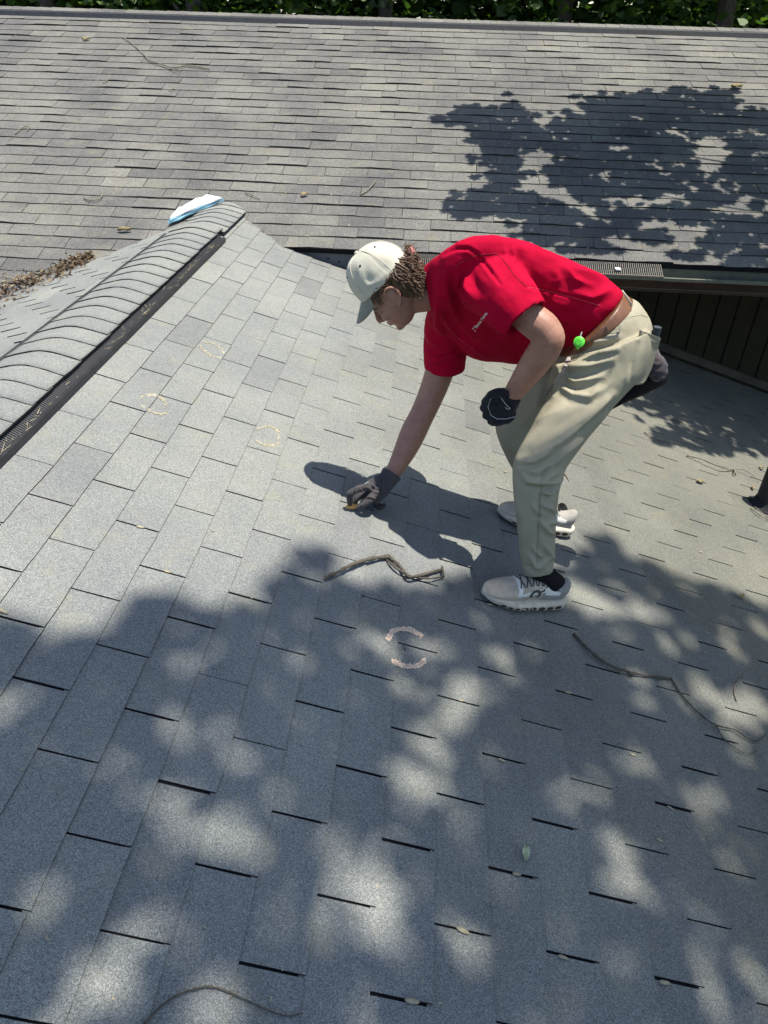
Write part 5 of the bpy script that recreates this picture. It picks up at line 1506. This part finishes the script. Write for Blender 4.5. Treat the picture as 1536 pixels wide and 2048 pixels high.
curled_leaf('small dry leaf on the shingles at the right edge above the shade', onA(1480, 1196), .04, .02, .8, nA, uu, vv_, M['leafdry'], 3)
curled_leaf('curled leaf drifted against the foot of the black pipe', onA(1503, 978), .05, .02, 1.2, nA, uu, vv_, M['leafdry'], 4)
curled_leaf('second curled leaf drifted above the foot of the pipe', onA(1520, 938), .05, .02, .4, nA, uu, vv_, M['leafdry'], 5)
curled_leaf('yellow bit of leaf on the lower middle of the main roof', onC(609, 392, .006), .06, .03, .6, nC, (1, 0, 0), vC, M['leafdry'], 6)
curled_leaf('pale scrap of leaf high at the left of the main roof', onC(173, 81, .006), .07, .04, .2, nC, (1, 0, 0), vC, M['leafdry'], 7)
curled_leaf('straw leaf lying high at the right of the main roof', onC(1472, 176, .006), .10, .05, .2, nC, (1, 0, 0), vC, M['leafdry'], 8)
curled_leaf('pale curled leaf on the main roof just above the left valley', onC(250, 463, .006), .09, .03, .1, nC, (1, 0, 0), vC, M['leafdry'], 9)

# loose specks of litter on both roofs
b = MB(); rg = np.random.RandomState(21)
def fleck(b, c, u, v, n_, sx, sy, rot, h):
    cu, su = math.cos(rot), math.sin(rot)
    u = np.array(u); v = np.array(v)
    a = (u * cu + v * su) * sx; c2 = (-u * su + v * cu) * sy
    p = np.array(c) + np.array(n_) * h
    b.add([p - a - c2 * .6, p + a * .9 - c2, p + a + c2 * .7, p - a * .8 + c2, p - a * .5 - c2 * .4 - np.array(n_) * h * .9, p + a * .5 + c2 * .4 - np.array(n_) * h * .9],
          [(0, 1, 2, 3), (0, 4, 1), (2, 5, 3)])
for i in range(150):
    x, y = rg.uniform(0, 1536), rg.uniform(480, 2040)
    p = onA(x, y)
    if p[0] < .2 or p[1] > 4.4: continue
    s_ = rg.uniform(.0009, .0020); fleck(b, p, uu, vv_, nA, s_ * rg.uniform(1, 3), s_, rg.uniform(0, 6.3), .0035)
for i in range(260):
    x, y = rg.uniform(0, 1536), rg.uniform(70, 500)
    p = onC(x, y)
    if p[1] < 3.95 or (abs(p[0]) < 1.4 and p[1] < Y0 - .95 * abs(p[0]) + .1): continue
    s_ = rg.uniform(.0015, .0035); fleck(b, p, (1, 0, 0), vC, nC, s_ * rg.uniform(1, 3.5), s_, rg.uniform(0, 6.3), .009)
o = b.build('litter_specks', M['seed']); o['kind'] = 'stuff'; tag(o, 'tiny pale bits of bark and seed scattered over both roofs', 'litter')

# leaf litter in the left valley
b = MB(); rg = np.random.RandomState(33)
cols = [simple('litter_tan', (0.20, 0.145, 0.095), .9, .1, .4, 60), simple('litter_straw', (0.30, 0.25, 0.17), .9, .1, .4, 60), simple('litter_brown', (0.12, 0.07, 0.04), .9, .1, .4, 60)]
spine = [(-30, 600, 34), (30, 575, 30), (80, 560, 20), (110, 548, 14), (135, 535, 22), (165, 522, 16), (182, 514, 8)]
bl_ = [MB(), MB(), MB()]
for i in range(950):
    t = rg.uniform(0, len(spine) - 1.001); k = int(t); f_ = t - k
    sx_ = spine[k][0] + (spine[k + 1][0] - spine[k][0]) * f_; sy_ = spine[k][1] + (spine[k + 1][1] - spine[k][1]) * f_; w_ = spine[k][2] + (spine[k + 1][2] - spine[k][2]) * f_
    if 85 < sx_ < 112 and rg.uniform() < .8: continue
    y_ = sy_ + rg.normal() * w_ * .45
    pc = onC(sx_ + rg.normal() * 5, y_); pb = onB(sx_, y_)
    p = pc if pc[2] > pb[2] - .02 else pb
    d = rg.normal(size=3); d[2] *= .35; d /= np.linalg.norm(d); ln = rg.uniform(.02, .055)
    base = p + np.array([0, 0, rg.uniform(.004, .028) * (1 if abs(y_ - sy_) < w_ * .4 else .3)])
    wv = np.cross(d, rg.normal(size=3)); wv /= np.linalg.norm(wv); wv *= rg.uniform(.002, .009)
    m_ = np.array([0, 0, .006])
    bl_[rg.choice(3, p=[.42, .33, .25])].add([base - d * ln * .5, base + wv + m_, base + d * ln * .5, base - wv + m_], [(0, 1, 2, 3)])
pile = thing('leaf_litter', 'drift of dry brown leaves and needles caught in the left valley', 'leaf litter', tuple(onC(60, 565)))
pile['kind'] = 'stuff'
for k in range(3): bl_[k].build('dry_leaves', cols[k], pile, kind='stuff')
# needles along the ridge vent channel
b = MB()
for i in range(260):
    yy = rg.uniform(.7, 3.55)
    if math.sin(yy * 7) + math.sin(yy * 17.3) < rg.uniform(-1.2, 1.2): continue
    x = rg.normal(.157, .006); z = zA(x) + .018 + rg.uniform(0, .008)
    d = np.array([rg.normal() * .6, 1, rg.normal() * .35]); d /= np.linalg.norm(d); ln = rg.uniform(.008, .03)
    b.tube([np.array([x, yy, z]), np.array([x, yy, z]) + d * ln], [.0012, .0006], 4)
o = b.build('vent_litter', M['seed']); o['kind'] = 'stuff'; tag(o, 'straw bits and needles lodged along the black vent channel', 'litter')

# folded sheet on the end of the ridge
sheet = thing('folded_sheet', 'folded white and pale blue sheet draped at the far end of the near ridge', 'sheet', tuple(onB(395, 430)))
msh = [simple('white_sheet', (0.62, 0.63, 0.64), .6, .3), simple('pale_blue_sheet', (0.20, 0.40, 0.52), .6, .3)]
for k, (h0, mt, ins) in enumerate(((.000, 1, 0.0), (.010, 1, .03), (.020, 0, .05))):
    nu, nw = 20, 7; b = MB()
    lo0, lo1, up0, up1 = [np.array(p, float) for p in ((337 + 90 * ins, 456 - 60 * ins), (449 - 60 * ins, 409), (350 + 60 * ins, 436), (414, 403))]
    for lay in (0, 1):
        for i in range(nu + 1):
            t = i / nu
            for j in range(nw + 1):
                s_ = j / nw
                px = (lo0 + (lo1 - lo0) * t) * (1 - s_) + (up0 + (up1 - up0) * t) * s_
                px = px + np.array([3.0 * math.sin(7 * t + k), 1.5 * math.sin(11 * t + 2 * k)]) * (1 if s_ > .5 else .4)
                p = max((onB(*px), onC(*px)), key=lambda q_: -np.linalg.norm(q_ - CAMP))
                wv = .006 * math.sin(9 * t + k * 2) * math.sin(4 * s_ + k) + .004 * math.sin(23 * t + 5 * s_)
                b.v.append(tuple(p + np.array([0, -.25, .97]) * (h0 + .026 + wv * .5 + .007 * (1 - lay))))
    N1 = (nu + 1) * (nw + 1)
    for i in range(nu):
        for j in range(nw):
            q_ = (i * (nw + 1) + j, (i + 1) * (nw + 1) + j, (i + 1) * (nw + 1) + j + 1, i * (nw + 1) + j + 1)
            b.f.append(q_); b.f.append(tuple(N1 + z for z in q_[::-1]))
    for i in range(nu):
        for j in (0, nw):
            a0 = i * (nw + 1) + j; b.f.append((a0, a0 + nw + 1, N1 + a0 + nw + 1, N1 + a0))
    for j in range(nw):
        for i in (0, nu):
            a0 = i * (nw + 1) + j; b.f.append((a0, a0 + 1, N1 + a0 + 1, N1 + a0))
    b.build('fold', msh[mt if k else 1], sheet, True)

# black vent pipe with its flashing
pb_ = onA(1522, 1012)
pipe = thing('vent_pipe', 'black vertical vent pipe rising at the right edge of the near roof', 'pipe', tuple(pb_))
b = MB(); n = 20
for zz, rr in ((-.05, .050), (.36, .050), (.362, .048), (.362, .040), (.30, .040)):
    for j in range(n):
        a_ = 2 * math.pi * j / n
        x, y = pb_[0] + .012 + rr * math.cos(a_), pb_[1] + rr * math.sin(a_)
        b.v.append((x, y, (zA(x) if zz < 0 else pb_[2]) + zz))
for i in range(4):
    for j in range(n): b.f.append((i * n + j, i * n + (j + 1) % n, (i + 1) * n + (j + 1) % n, (i + 1) * n + j))
b.build('pipe', simple('black_pipe', (0.014, 0.013, 0.014), .6, .3, .4, 40), pipe, True)
b = MB()
for k, (rr, h) in enumerate(((.053, .045), (.062, .012), (.085, .006))):
    for j in range(n):
        a_ = 2 * math.pi * j / n
        x, y = pb_[0] + .012 + rr * math.cos(a_), pb_[1] + rr * math.sin(a_)
        b.v.append((x, y, zA(x) + h))
for i in range(2):
    for j in range(n): b.f.append((i * n + j, (i + 1) * n + j, (i + 1) * n + (j + 1) % n, i * n + (j + 1) % n))
b.build('flashing_boot', M['asphalt'], pipe, True)

# chalk marks round the hail hits
def chalk_mark(label, arcs, mat, dens, wid, seed):
    q = np.random.RandomState(seed)
    t = thing('chalk_mark', label, 'chalk mark', tuple(onA(*arcs[0][0])))
    for pts in arcs:
        b = MB()
        P = np.array(smooth_px(pts, 14)); L = np.linalg.norm(np.diff(P, axis=0), axis=1).sum()
        for i in range(int(L * dens)):
            k = q.uniform(0, len(P) - 1.01); a_ = int(k); p = P[a_] + (P[a_ + 1] - P[a_]) * (k - a_)
            off = q.normal(size=2) * wid * np.array([1.0, .8])
            s_ = q.uniform(.0006, .0016)
            fleck(b, onA(*(p + off)), uu, vv_, nA, s_ * q.uniform(1, 1.8), s_, q.uniform(0, 6.3), .0026)
        b.build('chalk_arc', mat, t, kind='stuff')
    return t
chalk_mark('pale yellow chalk ring nearest the ridge end', [[(398, 692), (410, 703), (424, 713), (444, 717)], [(402, 684), (424, 686), (440, 697), (448, 708)]], M['chalk'], 2.2, 1.6, 1)
chalk_mark('pale yellow chalk ring nearest the black vent edge', [[(280, 796), (296, 791), (312, 792), (326, 800), (334, 812)], [(286, 812), (300, 822), (318, 829), (332, 827)]], M['chalk'], 2.2, 1.6, 2)
chalk_mark('pale yellow chalk ring left of the shadow of the head', [[(512, 860), (528, 854), (545, 855), (556, 864), (558, 878)], [(512, 882), (526, 890), (545, 892), (558, 886)]], M['chalk'], 2.2, 1.6, 3)
chalk_mark('bright peach chalk arcs around a dark bruise on the shaded shingles', [[(776, 1280), (783, 1265), (800, 1259), (822, 1261), (842, 1272)], [(786, 1322), (800, 1330), (820, 1334), (838, 1331), (848, 1322)]], M['chalk2'], 12.0, 2.4, 4)
b = MB()
for i in range(34):
    fleck(b, onA(808 + rg.normal() * 4, 1297 + rg.normal() * 6), uu, vv_, nA, .0012, .0010, rg.uniform(0, 6), .0024)
o = b.build('hail_bruise', M['asphalt']); tag(o, 'dark bruised spot where granules are missing inside the peach chalk arcs', 'mark')
# chalk block in the gloved hand
vv, ff = loft(densify(limb([(691, 1015, 1.345), (696, 1014, 1.345), (706, 1013, 1.347), (716, 1012, 1.35)], [.0045, .0085, .0095, .009], [.006, .010, .011, .010]), 2), 16, 3.0)
o = link('chalk_stick', mesh_from(vv, ff, 'chalk_stick', True), simple('ochre_chalk', (0.62, 0.36, 0.12), .9, .1, .3, 150))
tag(o, 'stub of ochre chalk held under the grey glove', 'chalk')
